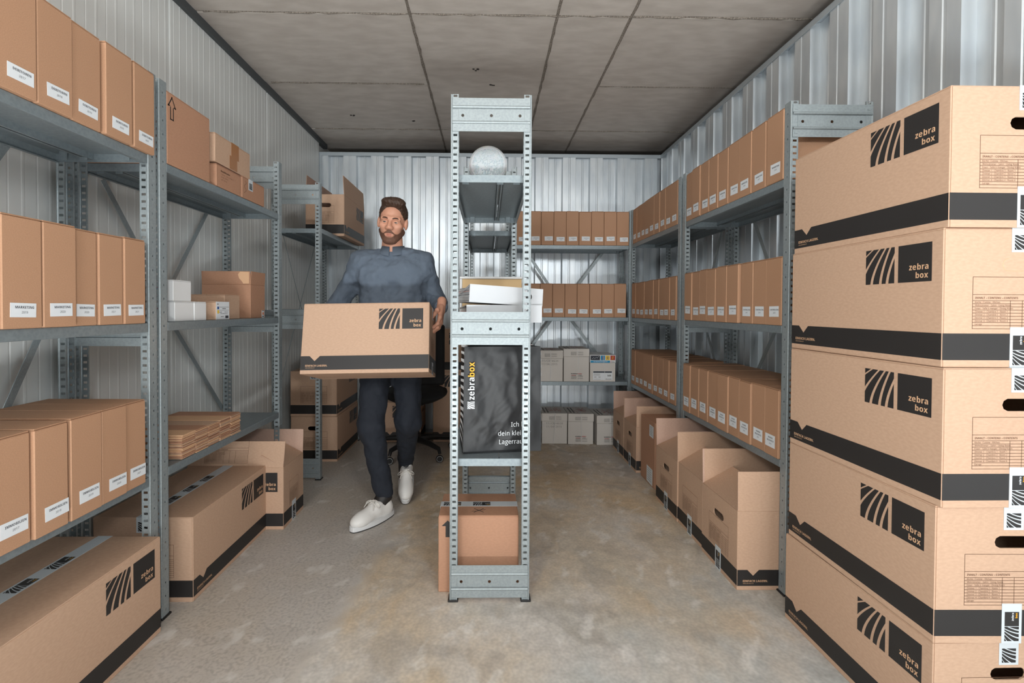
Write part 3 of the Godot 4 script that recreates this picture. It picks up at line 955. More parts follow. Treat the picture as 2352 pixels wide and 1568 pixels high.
func carton(label: String, xf: Transform3D, l: float, w: float, h: float, how := {}, group := "", material := "kraft") -> Node3D:
	# local x along the length, front long side +z, base at y = 0. how: open [front, back, end+, end-] flap angles or none when closed; hole, tape, form
	var o := thing("moving_carton", label, "carton", xf, group)
	var km: StandardMaterial3D = M[material]
	var t := 0.004
	var open: Array = how.get("open", [])
	for sg in [1.0, -1.0]:
		var b := MB.new(km)
		b.cbox(Vector3(0, h * 0.5, sg * (w - t) * 0.5), Vector3(l, h, t), 0.0016)
		part("long_side", b, o)
	var hole: int = how.get("hole", 1)      # 1: punched through, 0: only pressed in
	for sg in [1.0, -1.0]:
		var b := MB.new(km)
		b.at(Transform3D(Basis(Vector3.UP, sg * PI / 2), Vector3(sg * (l * 0.5 - t), 0, 0)))
		var e := w * 0.5 - t
		if hole == 1: b.holed(-e, 0, e, h, 0, h * 0.745, 0.046, 0.0155, 0, t)
		else:
			b.bar(Vector3(-e, 0, 0), Vector3(e, h, t))
			b.use(M.kraft_edge)
			var pts: Array = []
			for k in 13:
				var a := -PI * 0.5 - PI * k / 12.0
				pts.append(Vector3(-0.03 + cos(a) * 0.0155, h * 0.745 + sin(a) * 0.0155, t))
			b.tube(pts, 0.0007, 4); b.tube([Vector3(-0.03, h * 0.745 - 0.0155, t), Vector3(0.03, h * 0.745 - 0.0155, t)], 0.0007, 4)
		part("end_side", b, o)
	var bt := MB.new(km)
	bt.bar(Vector3(-l * 0.5 + t, 0.001, -w * 0.5 + t), Vector3(l * 0.5 - t, 0.005, w * 0.5 - t))
	part("base", bt, o)
	var fd := w * 0.5 - 0.001
	if open.is_empty():
		for sg in [1.0, -1.0]:
			var b := MB.new(km)
			b.cbox(Vector3(0, h + 0.0015, sg * w * 0.25), Vector3(l - 0.001, 0.004, fd), 0.0014)
			part("top_flap", b, o)
		if how.get("tape", true):
			part("packing_tape", tape_shape(l, 0.0, 0.0), o, T(Vector3(0, h + 0.0035, 0)))
			var drop := tape_patch(how.get("drop", 0.06))
			part("tape_end", drop, o, T(Vector3(l * 0.5, h + 0.004, 0), 90)); part("tape_end", drop, o, T(Vector3(-l * 0.5, h + 0.004, 0), -90))
	else:
		# flaps hinged at the rim; angle 0 stands straight up, positive leans outwards
		for k in 4:
			if open[k] == null: continue
			var len: float = l - 0.002 if k < 2 else w - 0.01
			var dep: float = fd if k < 2 else minf(fd, l * 0.5)
			var b := MB.new(km)
			b.cbox(Vector3(0, dep * 0.5, 0.001), Vector3(len, dep, 0.002), 0.0008)
			b.use(M.kraft_inside)
			b.cbox(Vector3(0, dep * 0.5, -0.001), Vector3(len, dep, 0.002), 0.0008)
			if how.get("flap_form", -1) == k:
				b.use(M.ink_brown)
				table_print(b, 0.22, 0.115, T(Vector3(-0.16, 0.022, 0.0024)))
			var yaw: float = [0.0, 180.0, 90.0, -90.0][k]
			var off: Vector3 = [Vector3(0, h, w * 0.5 - 0.002), Vector3(0, h, -w * 0.5 + 0.002), Vector3(l * 0.5 - 0.002, h, 0), Vector3(-l * 0.5 + 0.002, h, 0)][k]
			part("flap", b, o, T(off, yaw, open[k]))
		var ins := MB.new(M.kraft_inside)
		ins.bar(Vector3(-l * 0.5 + t, 0.0055, -w * 0.5 + t), Vector3(l * 0.5 - t, 0.0065, w * 0.5 - t))
		part("inside_base", ins, o)
	var lp := long_print(l, h)
	part("long_side_print", lp, o, T(Vector3(0, 0, w * 0.5)))
	part("long_side_print", lp, o, T(Vector3(0, 0, -w * 0.5), 180))
	var ep := end_print(w, h, how.get("form", true))
	part("end_print", ep, o, T(Vector3(l * 0.5, 0, 0), 90))
	part("end_print", ep, o, T(Vector3(-l * 0.5, 0, 0), -90))
	var tp: float = how.get("tab", 0.0)
	if tp > 0.0:
		part("tape_end", tape_patch(tp), o, T(Vector3(l * 0.5, tp, 0), 90)); part("tape_end", tape_patch(tp), o, T(Vector3(-l * 0.5, tp, 0), -90))
	return o

func cartons() -> void:
	var near := func(x: float, z: float, w: float, l: float): return T(Vector3(x, 0, z), 90)
	# floor, panel wall side: long sides face the aisle (+x)
	carton("large closed printed carton on the floor in the front corner, cut off by the frame", T(Vector3(-1.153 - 0.195, 0, -1.397), 90), 0.602, 0.385, 0.336, {"hole": 0}, "cartons on the floor along the panel wall")
	carton("closed carton on the floor behind the first post, tape along its lid", T(Vector3(-1.143 - 0.195, 0, -2.174), 90), 0.612, 0.385, 0.328, {"hole": 0}, "cartons on the floor along the panel wall")
	carton("open carton with a form printed on its raised flap, under the stack of flattened cardboard", T(Vector3(-1.055 - 0.247, 0, -2.611)), 0.494, 0.266, 0.322, {"open": [-12.0, 4.0, -62.0, -75.0], "hole": 0, "flap_form": 0, "tab": 0.105}, "cartons on the floor along the panel wall")
	carton("closed carton on the floor under the far corner bay, lower of two", T(Vector3(-1.125 - 0.17, 0, -3.86), 90), 0.56, 0.345, 0.333, {"tape": false}, "cartons under the far corner bay")
	carton("closed carton standing on another one under the far corner bay", T(Vector3(-1.13 - 0.17, 0.338, -3.865), 90), 0.56, 0.345, 0.333, {"hole": 0}, "cartons under the far corner bay")
	carton("open carton with raised flaps high up on the far corner bay", T(Vector3(-1.21, 1.681, -3.855), 90), 0.57, 0.285, 0.305, {"open": [-3.0, -3.0, -78.0, -78.0]}, "")
	# floor, corrugated wall side: short ends face the aisle
	var zs := [-2.093, -2.413, -2.722, -3.480, -3.803]
	var xs := [1.024, 1.032, 1.026, 1.042, 1.044]
	var say := ["nearest open carton on the floor in front of the HUMAN RESOURCES boxes, oval handle hole", "second open carton from the carton stack, its handle flap still half pushed in", "open carton on the floor beside the tall plain box, towards the door", "open carton on the floor just beyond the tall plain box", "open carton on the floor nearest the white paper cartons"]
	for k in 5:
		carton(say[k], T(Vector3(xs[k] + 0.277, 0, zs[k])), 0.554, 0.325 if k < 3 else 0.30, 0.325 if k < 3 else 0.32, {"open": [[-1.0, 2.0, -70.0, -62.0], [-2.0, 0.0, -70.0, -60.0], [-1.0, 4.0, -70.0, -66.0], [1.0, 2.0, -70.0, -72.0], [0.0, 1.0, -70.0, -70.0]][k], "tab": 0.10, "hole": 0 if k == 1 else 1}, "open cartons on the floor along the corrugated wall")
	# the stack of five in front of the right run: long sides face the aisle (-x)
	var tops := [0.0, 0.318, 0.663, 1.009, 1.354]
	var dx := [0.0, 0.0, -0.002, 0.003, 0.004]
	var dz := [-0.01, 0.0, 0.008, 0.0, 0.008]
	var sn := ["lowest carton of the stack of five, standing on the floor", "second carton from the bottom of the stack of five", "middle carton of the stack of five", "fourth carton up in the stack of five, handle not punched out", "topmost carton of the stack of five in front of the shelves"]
	for k in 5:
		carton(sn[k], T(Vector3(1.12 + 0.195 + dx[k], tops[k], -1.168 - 0.293 + dz[k]), -90 + [0.6, -0.5, 0.4, 0.0, 0.3][k]), 0.586, 0.39, 0.312 if k == 0 else 0.3415, {"hole": 0 if k == 3 else 1, "tab": 0.10}, "stack of five printed cartons")
	# behind the office chair
	carton("closed carton against the back wall behind the man's legs", T(Vector3(-0.74, 0, -4.26)), 0.33, 0.30, 0.335, {"form": false}, "cartons behind the office chair")
	var up := carton("carton standing on its end against the back wall behind the office chair", T(Vector3(-0.30, 0, -4.26)), 0.34, 0.30, 0.60, {"tape": false, "form": false, "hole": 0}, "cartons behind the office chair")
	up.set_meta("label", "tall carton against the back wall behind the office chair")
	carton("carton lying on top of the tall carton behind the office chair", T(Vector3(-0.34, 0.606, -4.25)), 0.50, 0.32, 0.36, {"hole": 0}, "cartons behind the office chair")

# ---------------------------------------------------------------- other stored things
func plain_box(called: String, label: String, xf: Transform3D, size: Vector3, material: String, group := "", seam := true) -> Node3D:
	# origin at the middle of the front bottom edge, front +z
	var o := thing(called, label, "box", xf, group)
	var b := MB.new(M[material])
	b.cbox(Vector3(0, size.y * 0.5 - 0.0018, -size.z * 0.5), Vector3(size.x, size.y - 0.0036, size.z), 0.002)
	part("body", b, o)
	if seam:
		for sg in [-1.0, 1.0]:
			var f := MB.new(M[material])
			f.cbox(Vector3(0, size.y - 0.0016, -size.z * 0.5 + sg * size.z * 0.25), Vector3(size.x - 0.001, 0.0032, size.z * 0.5 - 0.0015), 0.001)
			part("top_flap", f, o)
	return o

func outline_arrow(b: MB, w: float, h: float, t: float) -> void:
	# an arrow drawn as an outline, tip up, from the origin at its foot
	var p := [Vector2(-w * 0.22, 0), Vector2(w * 0.22, 0), Vector2(w * 0.22, h * 0.55), Vector2(w * 0.5, h * 0.55), Vector2(0, h), Vector2(-w * 0.5, h * 0.55), Vector2(-w * 0.22, h * 0.55)]
	var pv := PackedVector2Array(p)
	var inner := Geometry2D.offset_polygon(pv, -t)
	if inner.is_empty(): return
	for k in p.size():
		var a: Vector2 = p[k]; var c: Vector2 = p[(k + 1) % p.size()]
		var dir := (c - a).normalized(); var nn := Vector2(-dir.y, dir.x) * t
		b.quad(Vector3(a.x, a.y, 0), Vector3(c.x, c.y, 0), Vector3(c.x + nn.x, c.y + nn.y, 0), Vector3(a.x + nn.x, a.y + nn.y, 0))

func stored_by_panel_wall() -> void:
	var F := func(x: float, y: float, z: float): return T(Vector3(x, y, z), 90)
	# top shelf
	var big := plain_box("cardboard_box", "large brown box with an outlined arrow on the top shelf by the panel wall", F.call(-1.19, 1.6815, -1.934), Vector3(0.272, 0.268, 0.30), "brown_kraft")
	var ar := MB.new(M.ink)
	ar.at(T(Vector3(-0.108, 0.168, 0.0006)))
	outline_arrow(ar, 0.047, 0.088, 0.0045)
	part("arrow_mark", ar, big)
	var b3 := plain_box("cardboard_box", "small brown box with stencilled shipping lines below the taped box", F.call(-1.19, 1.6815, -2.2195), Vector3(0.2, 0.098, 0.24), "brown_kraft")
	var pr := MB.new(M.ink_brown)
	pr.at(T(Vector3(-0.062, 0.070, 0.0006)))
	dashes(pr, 0.075, 0.008, T(Vector3(0.034, 0, 0)), 5)
	lettering(pr, "ITEM NO. F-RX, S-ST-WOC-1", 0.01, T(Vector3(0, -0.013, 0)), 0.0, false, 0.098, true)
	lettering(pr, "PO NO. V03721", 0.01, T(Vector3(0, -0.025, 0)), 0.0, false, 0.056, true)
	lettering(pr, "QTY 10 PCS", 0.01, T(Vector3(0, -0.037, 0)), 0.0, false, 0.046, true)
	part("print", pr, b3)
	var b4 := plain_box("cardboard_box", "small brown box with a striped tape end, last on the top shelf", F.call(-1.19, 1.6815, -2.4525), Vector3(0.228, 0.104, 0.24), "brown_kraft")
	part("tape_end", tape_patch(0.055, 0.042), b4, T(Vector3(-0.032, 0.104, 0)))
	var mk := MB.new(M.ink_brown)
	var wv: Array = []
	for k in 13: wv.append(Vector3(-0.085 + 0.010 * sin(k * 0.9), 0.085 - k * 0.005, 0.0006))
	mk.tube(wv, 0.0008, 4)
	part("pen_mark", mk, b4)
	var b2 := plain_box("cardboard_box", "light brown box closed with brown tape lying across two smaller boxes", F.call(-1.19, 1.7855, -2.262), Vector3(0.306, 0.125, 0.25), "kraft")
	var tp := MB.new(M.tape_brown)
	tp.bar(Vector3(-0.02, 0.055, 0.0004), Vector3(0.045, 0.125, 0.001)); tp.bar(Vector3(-0.035, 0.002, 0.0006), Vector3(0.03, 0.062, 0.0012))
	tp.bar(Vector3(-0.02, 0.1252, -0.25), Vector3(0.045, 0.1258, 0.001))
	part("packing_tape", tp, b2)
	# middle shelf: white cartons with a blue mark on the end that faces the door
	var rp := func(o: Node3D, w: float, d: float, h: float):
		var b := MB.new(M.blue_ink)
		b.at(Transform3D(Basis(Vector3.UP, -PI / 2), Vector3(-w * 0.5 - 0.0006, h * 0.30, -d * 0.30)))
		lettering(b, "RP", 0.045, T(Vector3(0, 0.008, 0)), 0.5, true, 0.042)
		b.use(M.red_ink)
		rect(b, -0.018, 0.026, 0.018, 0.029, 0.0004)
		b.use(M.grey_ink)
		lettering(b, "PAPER PRODUCTS", 0.005, T(Vector3(-0.006, 0.0, 0)), 0.5, false, 0.042)
		part("mark", b, o)
	var wg := "white cartons on the middle shelf by the panel wall"
	rp.call(plain_box("white_box", "white box with a blue mark, upper one of the white boxes", F.call(-1.212, 1.173, -1.9175), Vector3(0.112, 0.082, 0.23), "white_card", wg), 0.112, 0.23, 0.082)
	rp.call(plain_box("white_box", "white box with a blue mark, lower one beside the post", F.call(-1.21, 1.0935, -1.926), Vector3(0.118, 0.0785, 0.23), "white_card", wg), 0.118, 0.23, 0.0785)
	plain_box("white_box", "small plain white box next to the marked white boxes", F.call(-1.208, 1.0935, -2.029), Vector3(0.084, 0.0785, 0.2), "white_card", wg)
	var lb := plain_box("cardboard_box", "small orange brown box with a white address label in front", F.call(-1.21, 1.0935, -2.200), Vector3(0.112, 0.082, 0.15), "kraft")
	var ls := MB.new(M.paper)
	ls.cbox(Vector3(0, 0.041, 0.0008), Vector3(0.108, 0.08, 0.0012), 0.0004)
	ls.use(M.paper_ink)
	for q in [[-0.028, 0.056, 0.05, 0.0575], [-0.028, 0.042, 0.05, 0.0432], [0.02, 0.006, 0.046, 0.018]]: rect(ls, q[0], q[1], q[2], q[3], 0.0016)
	dashes(ls, 0.03, 0.005, T(Vector3(0.01, 0.048, 0.0016)), 3); dashes(ls, 0.02, 0.004, T(Vector3(-0.018, 0.032, 0.0016)), 4); dashes(ls, 0.03, 0.003, T(Vector3(0.028, 0.033, 0.0016)), 6); dashes(ls, 0.06, 0.003, T(Vector3(0.01, 0.026, 0.0016)), 7); dashes(ls, 0.025, 0.004, T(Vector3(-0.005, 0.012, 0.0016)), 8); dashes(ls, 0.012, 0.006, T(Vector3(-0.04, 0.068, 0.0016)), 9)
	ls.use(M.yellow_ink)
	rect(ls, -0.045, 0.028, -0.031, 0.043, 0.0016)
	ls.use(M.blue_ink)
	rect(ls, -0.045, 0.047, -0.031, 0.059, 0.0015)
	part("address_label", ls, lb)
	plain_box("cardboard_box", "brown taped box between the labelled box and the tall open box", F.call(-1.232, 1.0935, -2.325), Vector3(0.135, 0.116, 0.17), "kraft")
	var tall := thing("cardboard_box", "tall brown box with its upper flaps standing up on the middle shelf", "box", F.call(-1.225, 1.0935, -2.567))
	var tb := MB.new(M.brown_kraft)
	tb.cbox(Vector3(0, 0.087, -0.125), Vector3(0.158, 0.174, 0.25), 0.002)
	part("body", tb, tall)
	for q in [[Vector3(0, 0.174, 0), 0.0, 0.156, 3.0], [Vector3(0, 0.174, -0.25), 180.0, 0.156, 0.0], [Vector3(-0.079, 0.174, -0.125), -90.0, 0.248, 3.0], [Vector3(0.079, 0.174, -0.125), 90.0, 0.248, 2.0]]:
		var f := MB.new(M.brown_kraft)
		f.cbox(Vector3(0, 0.034, -0.0015), Vector3(q[2], 0.068, 0.003), 0.001)
		part("flap", f, tall, T(q[0], q[1], q[3]))
	var st := MB.new(M.paper)
	st.cbox(Vector3(0.055, 0.02, 0.0006), Vector3(0.028, 0.04, 0.001), 0.0003)
	st.use(mat("orange_ink", C(206, 116, 70), 0.6)); rect(st, 0.048, 0.016, 0.063, 0.03, 0.0013)
	st.use(M.navy_ink); rect(st, 0.046, 0.005, 0.064, 0.010, 0.0013); rect(st, 0.046, 0.036, 0.064, 0.039, 0.0013)
	part("sticker", st, tall)
	var torn := MB.new(M.kraft_edge)
	torn.at(T(Vector3(-0.0796, 0.0, -0.05), -90))
	torn.poly(PackedVector2Array([Vector2(0.045, 0.178), Vector2(0.045, 0.238), Vector2(0.0, 0.24), Vector2(-0.012, 0.225), Vector2(-0.006, 0.205), Vector2(0.008, 0.19), Vector2(0.015, 0.178)]), 0.0045)
	part("torn_patch", torn, tall)
	# bottom shelf: bundles of flattened cardboard
	var names := ["nearest the post", "second from the post", "in the middle of the row", "fourth from the post", "at the far end of the row"]
	for k in 5:
		var o := thing("flattened_cartons", "bundle of flattened cardboard on the low shelf, " + names[k], "cardboard", F.call(-1.19, 0.5535, -1.918 - 0.0885 * k), "bundles of flattened cardboard")
		var y := 0.0
		var g := RandomNumberGenerator.new(); g.seed = 40 + k
		while y < 0.092 + 0.002 * sin(k * 2.0):
			var s := MB.new([M.kraft, M.kraft_edge, M.brown_kraft][g.randi() % 3])
			var th := g.randf_range(0.0042, 0.0056)
			s.cbox(Vector3(g.randf_range(-0.002, 0.002), y + th * 0.5, -0.145 + g.randf_range(-0.003, 0.003)), Vector3(0.084 + g.randf_range(-0.002, 0.001), th - 0.0013, 0.288), 0.0006)
			y += th
			part("cardboard_sheet", s, o)

func paper_carton(label: String, xf: Transform3D, h: float, face: int, group: String, lid := 0.0, w := 0.214) -> void:
	# white copier-paper carton with its lid flap, plastic strap and print; face: 0 plain, 1 date code, 2 maker's print, 3 coloured lid
	var o := thing("paper_carton", label, "carton", xf, group)
	var d := 0.29
	var b := MB.new(M.grey_card)
	b.cbox(Vector3(0, (h - 0.068) * 0.5, -d * 0.5), Vector3(w, h - 0.068, d), 0.002)
	part("body", b, o)
	var l := MB.new(M.white_card if face == 3 else M.grey_card)
	l.cbox(Vector3(0, h - 0.034, -d * 0.5 + 0.001), Vector3(w + 0.004, 0.066, d + 0.004), 0.002)
	l.use(M.red_ink)
	var g := RandomNumberGenerator.new(); g.seed = hash(label)
	if face < 3:
		for k in 60:
			var p := Vector3(g.randfn(0.02, 0.035), h - 0.0002, -d * 0.5 + g.randfn(0, 0.045))
			if absf(p.x) < w * 0.48 and absf(p.z + d * 0.5) < d * 0.45:
				l.quad(p + Vector3(-0.005, 0, 0.004), p + Vector3(0.005, 0, 0.004), p + Vector3(0.004, 0, -0.004), p + Vector3(-0.004, 0, -0.003))
		l.use(M.grey_ink)
		for x in [-0.085, -0.058]: l.quad(Vector3(x, h - 0.0002, -0.03), Vector3(x + 0.013, h - 0.0002, -0.03), Vector3(x + 0.013, h - 0.0002, -d + 0.05), Vector3(x, h - 0.0002, -d + 0.05))
	part("lid", l, o, Transform3D(Basis(Vector3.BACK, lid), Vector3.ZERO))
	var p := MB.new(M.grey_ink)
	p.at(T(Vector3(0, 0, 0.0042)))
	if face < 3:
		for q in [[-0.052, h - 0.054, 0.112], [-0.048, 0.022, 0.108]]:
			if q[1] < 0.1 and face != 2: continue
			for y in 5:
				dashes(p, q[2] * 0.42, 0.004, T(Vector3(q[0] + q[2] * 0.25, q[1] + y * 0.006, 0 if q[1] > 0.1 else -0.0035)), y + 20)
				if y != 2: dashes(p, q[2] * 0.42, 0.004, T(Vector3(q[0] + q[2] * 0.76, q[1] + y * 0.006, 0 if q[1] > 0.1 else -0.0035)), y + 30)
	p.at(T(Vector3(0, 0, 0.0006)))
	if face == 1:
		lettering(p, "11/CR/463X", 0.03, T(Vector3(0.0, 0.165, 0)), 0.5, false, 0.14, true)
		lettering(p, "11/04/2015", 0.03, T(Vector3(-0.005, 0.138, 0)), 0.5, false, 0.13, true)
	if face == 2:
		p.use(M.ink)
		dashes(p, 0.055, 0.010, T(Vector3(-0.018, 0.062, 0)), 50); dashes(p, 0.03, 0.005, T(Vector3(0.03, 0.052, 0)), 51)
		p.use(M.red_ink)
		dashes(p, 0.035, 0.010, T(Vector3(0.028, 0.062, 0)), 52); dashes(p, 0.04, 0.007, T(Vector3(-0.022, 0.05, 0)), 53)
	if face == 3:
		p.at(T(Vector3(0, h - 0.068, 0.0042)))
		p.use(M.navy_ink); rect(p, -0.104, 0.024, -0.025, 0.062)
		p.use(M.cyan_ink); rect(p, -0.019, 0.024, 0.018, 0.062); rect(p, -0.104, 0.002, 0.060, 0.020)
		p.use(M.yellow_ink); rect(p, 0.023, 0.024, 0.058, 0.062)
		p.use(M.red_ink); rect(p, 0.064, 0.024, 0.103, 0.062)
		p.at(T(Vector3(0, h - 0.068, 0.0046)))
		p.use(M.paper)
		lettering(p, "THE PROFESSIONAL PAPER", 0.009, T(Vector3(-0.02, 0.0075, 0)), 0.5, true, 0.12)
		p.tube([Vector3(-0.092, 0.034, 0), Vector3(-0.075, 0.046, 0), Vector3(-0.07, 0.034, 0), Vector3(-0.055, 0.05, 0), Vector3(-0.05, 0.038, 0), Vector3(-0.036, 0.056, 0)], 0.0012, 4)
		p.use(M.navy_ink)
		for q in [[0.04, 0], [0.0, 1], [0.083, 2]]:
			# a little running figure
			if q[1] != 0: p.use(M.red_ink if q[1] == 1 else M.yellow_ink)
			else: p.use(M.blue_ink)
			var c := Vector3(q[0], 0.043, 0)
			p.tube([c + Vector3(-0.009, -0.015, 0), c + Vector3(-0.002, -0.006, 0), c + Vector3(0.002, 0.006, 0), c + Vector3(0.010, 0.004, 0)], 0.002, 4)
			p.tube([c + Vector3(-0.001, -0.005, 0), c + Vector3(0.006, -0.008, 0), c + Vector3(0.005, -0.016, 0)], 0.002, 4)
			p.tube([c + Vector3(0.001, 0.005, 0), c + Vector3(-0.008, 0.003, 0)], 0.0016, 4)
			p.tube([c + Vector3(0.002, 0.010, 0), c + Vector3(0.003, 0.014, 0)], 0.003, 5)
		p.use(M.red_ink); dashes(p, 0.008, 0.01, T(Vector3(0.068, 0.005, 0)), 60)
		p.use(M.ink); dashes(p, 0.026, 0.006, T(Vector3(0.088, 0.006, 0)), 61)
		p.at(T(Vector3(0, 0, 0.0006)))
		p.use(M.paper); rect(p, -0.082, 0.014, 0.082, 0.088)
		p.at(T(Vector3(0, 0, 0.001)))
		p.use(M.navy_ink); rect(p, -0.08, 0.075, 0.078, 0.087)
		p.use(M.grey_ink)
		lettering(p, "A4", 0.014, T(Vector3(-0.062, 0.034, 0)), 0.5, true); lettering(p, "120", 0.012, T(Vector3(-0.028, 0.034, 0)), 0.5, true)
		for y in 3: dashes(p, 0.055, 0.003, T(Vector3(-0.048, 0.052 + y * 0.006, 0)), 70 + y)
		dashes(p, 0.03, 0.02, T(Vector3(0.056, 0.044, 0)), 75); dashes(p, 0.05, 0.008, T(Vector3(0.05, 0.018, 0)), 76); dashes(p, 0.06, 0.003, T(Vector3(-0.045, 0.02, 0)), 77)
	part("print", p, o)
	var sp := MB.new(M.white_card)
	var x0 := g.randf_range(-0.015, 0.012); var x1 := x0 + g.randf_range(-0.02, 0.02)
	sp.tube([Vector3(x0, h + 0.001, -d), Vector3(x0, h + 0.001, 0.004), Vector3(x0, h - 0.002, 0.0055), Vector3(lerpf(x0, x1, 0.3), h - 0.066, 0.0055), Vector3(x1, 0.001, 0.0025)], 0.0016, 4)
	part("strap", sp, o)

func stored_by_back_wall() -> void:
	var g1 := "white paper cartons on the shelf by the back wall"
	var g2 := "white paper cartons on the floor by the back wall"
	paper_carton("white paper carton half hidden behind the middle rack, on the shelf", T(Vector3(0.322, 0.5365, -4.02)), 0.262, 0, g1, 0.0, 0.174)
	paper_carton("white paper carton with a printed date code, on the shelf", T(Vector3(0.524, 0.5365, -4.02)), 0.262, 1, g1)
	paper_carton("white paper carton with a taller lid between the date-coded one and the coloured one", T(Vector3(0.746, 0.5365, -4.02)), 0.277, 2, g1, 0.004)
	paper_carton("white paper carton with a blue, yellow and red lid on the shelf", T(Vector3(0.968, 0.5365, -4.018)), 0.226, 3, g1)
	paper_carton("white paper carton on the floor half hidden behind the middle rack", T(Vector3(0.350, 0, -4.06)), 0.258, 0, g2)
	paper_carton("white paper carton on the floor with a printed date code", T(Vector3(0.570, 0, -4.055)), 0.260, 1, g2)
	paper_carton("white paper carton on the floor with a skewed lid", T(Vector3(0.790, 0, -4.04)), 0.26, 2, g2, -0.008)
	paper_carton("white paper carton on the floor beside the open brown cartons", T(Vector3(1.030, 0, -4.02), 2), 0.25, 2, g2)
	# the tall plain box between the open cartons
	var o := plain_box("cardboard_box", "tall plain brown box with two white papers between the open cartons", T(Vector3(1.062, 0, -3.152), -90), Vector3(0.272, 0.425, 0.42), "brown_kraft")
	for q in [[0.075, 0.395, 0.075, 0.075, 0.12], [0.045, 0.115, 0.11, 0.105, 0.02]]:
		var p := MB.new(M.paper)
		p.at(Transform3D(Basis(Vector3.BACK, -0.02), Vector3(q[0], q[1] - q[3] * 0.5, 0.0008)))
		p.cbox(Vector3.ZERO, Vector3(q[2], q[3], 0.001), 0.0003)
		p.use(M.grey_ink)
		for y in 6: dashes(p, q[2] * 0.7, 0.005, T(Vector3(0, q[3] * (0.36 - 0.14 * y), 0.0008)), 90 + y)
		part("paper_sheet", p, o)

func binder(label: String, xf: Transform3D, lift: float) -> void:
	# lever-arch file lying flat: spine along local x at z = 0, covers going back, pages between; the short end at -x shows the paper
	var o := thing("ring_binder", label, "binder", xf, "white binders on the middle rack")
	var l := 0.315; var h := 0.072; var d := 0.28
	var m := mat("binder_white", C(198, 200, 203), 0.5)
	var sp := MB.new(m)
	sp.holed(-l * 0.5, 0, l * 0.5, h, l * 0.5 - 0.062, h * 0.5, 0.014, 0.014, -0.003, 0)
	part("spine", sp, o)
	var c0 := MB.new(m)
	c0.bar(Vector3(-l * 0.5, 0, -d), Vector3(l * 0.5, 0.003, -0.003))
	part("cover", c0, o)
	var c1 := MB.new(m)
	c1.bar(Vector3(-l * 0.5, -0.003, -d), Vector3(l * 0.5, 0, 0))
	part("cover", c1, o, T(Vector3(0, h, -0.001), 0, -lift))
	var rg := MB.new(M.ink)
	rg.at(T(Vector3(l * 0.5 - 0.062, h * 0.5, -0.006)))
	rg.cbox(Vector3.ZERO, Vector3(0.032, 0.032, 0.004), 0.001)
	part("finger_ring", rg, o)
	var pg := MB.new(M.paper)
	var pink := mat("pink_page", C(232, 190, 186), 0.8)
	var g := RandomNumberGenerator.new(); g.seed = hash(label)
	for k in 22:
		var y := 0.005 + k * 0.0026
		pg.use(pink if k == 15 else M.paper)
		var q := g.randf_range(0.004, 0.012)
		pg.bar(Vector3(-l * 0.5 + q, y, -d + 0.03 + g.randf_range(-0.012, 0.012)), Vector3(l * 0.5 - 0.012, y + 0.0019, -0.012))
	part("page_block", pg, o)

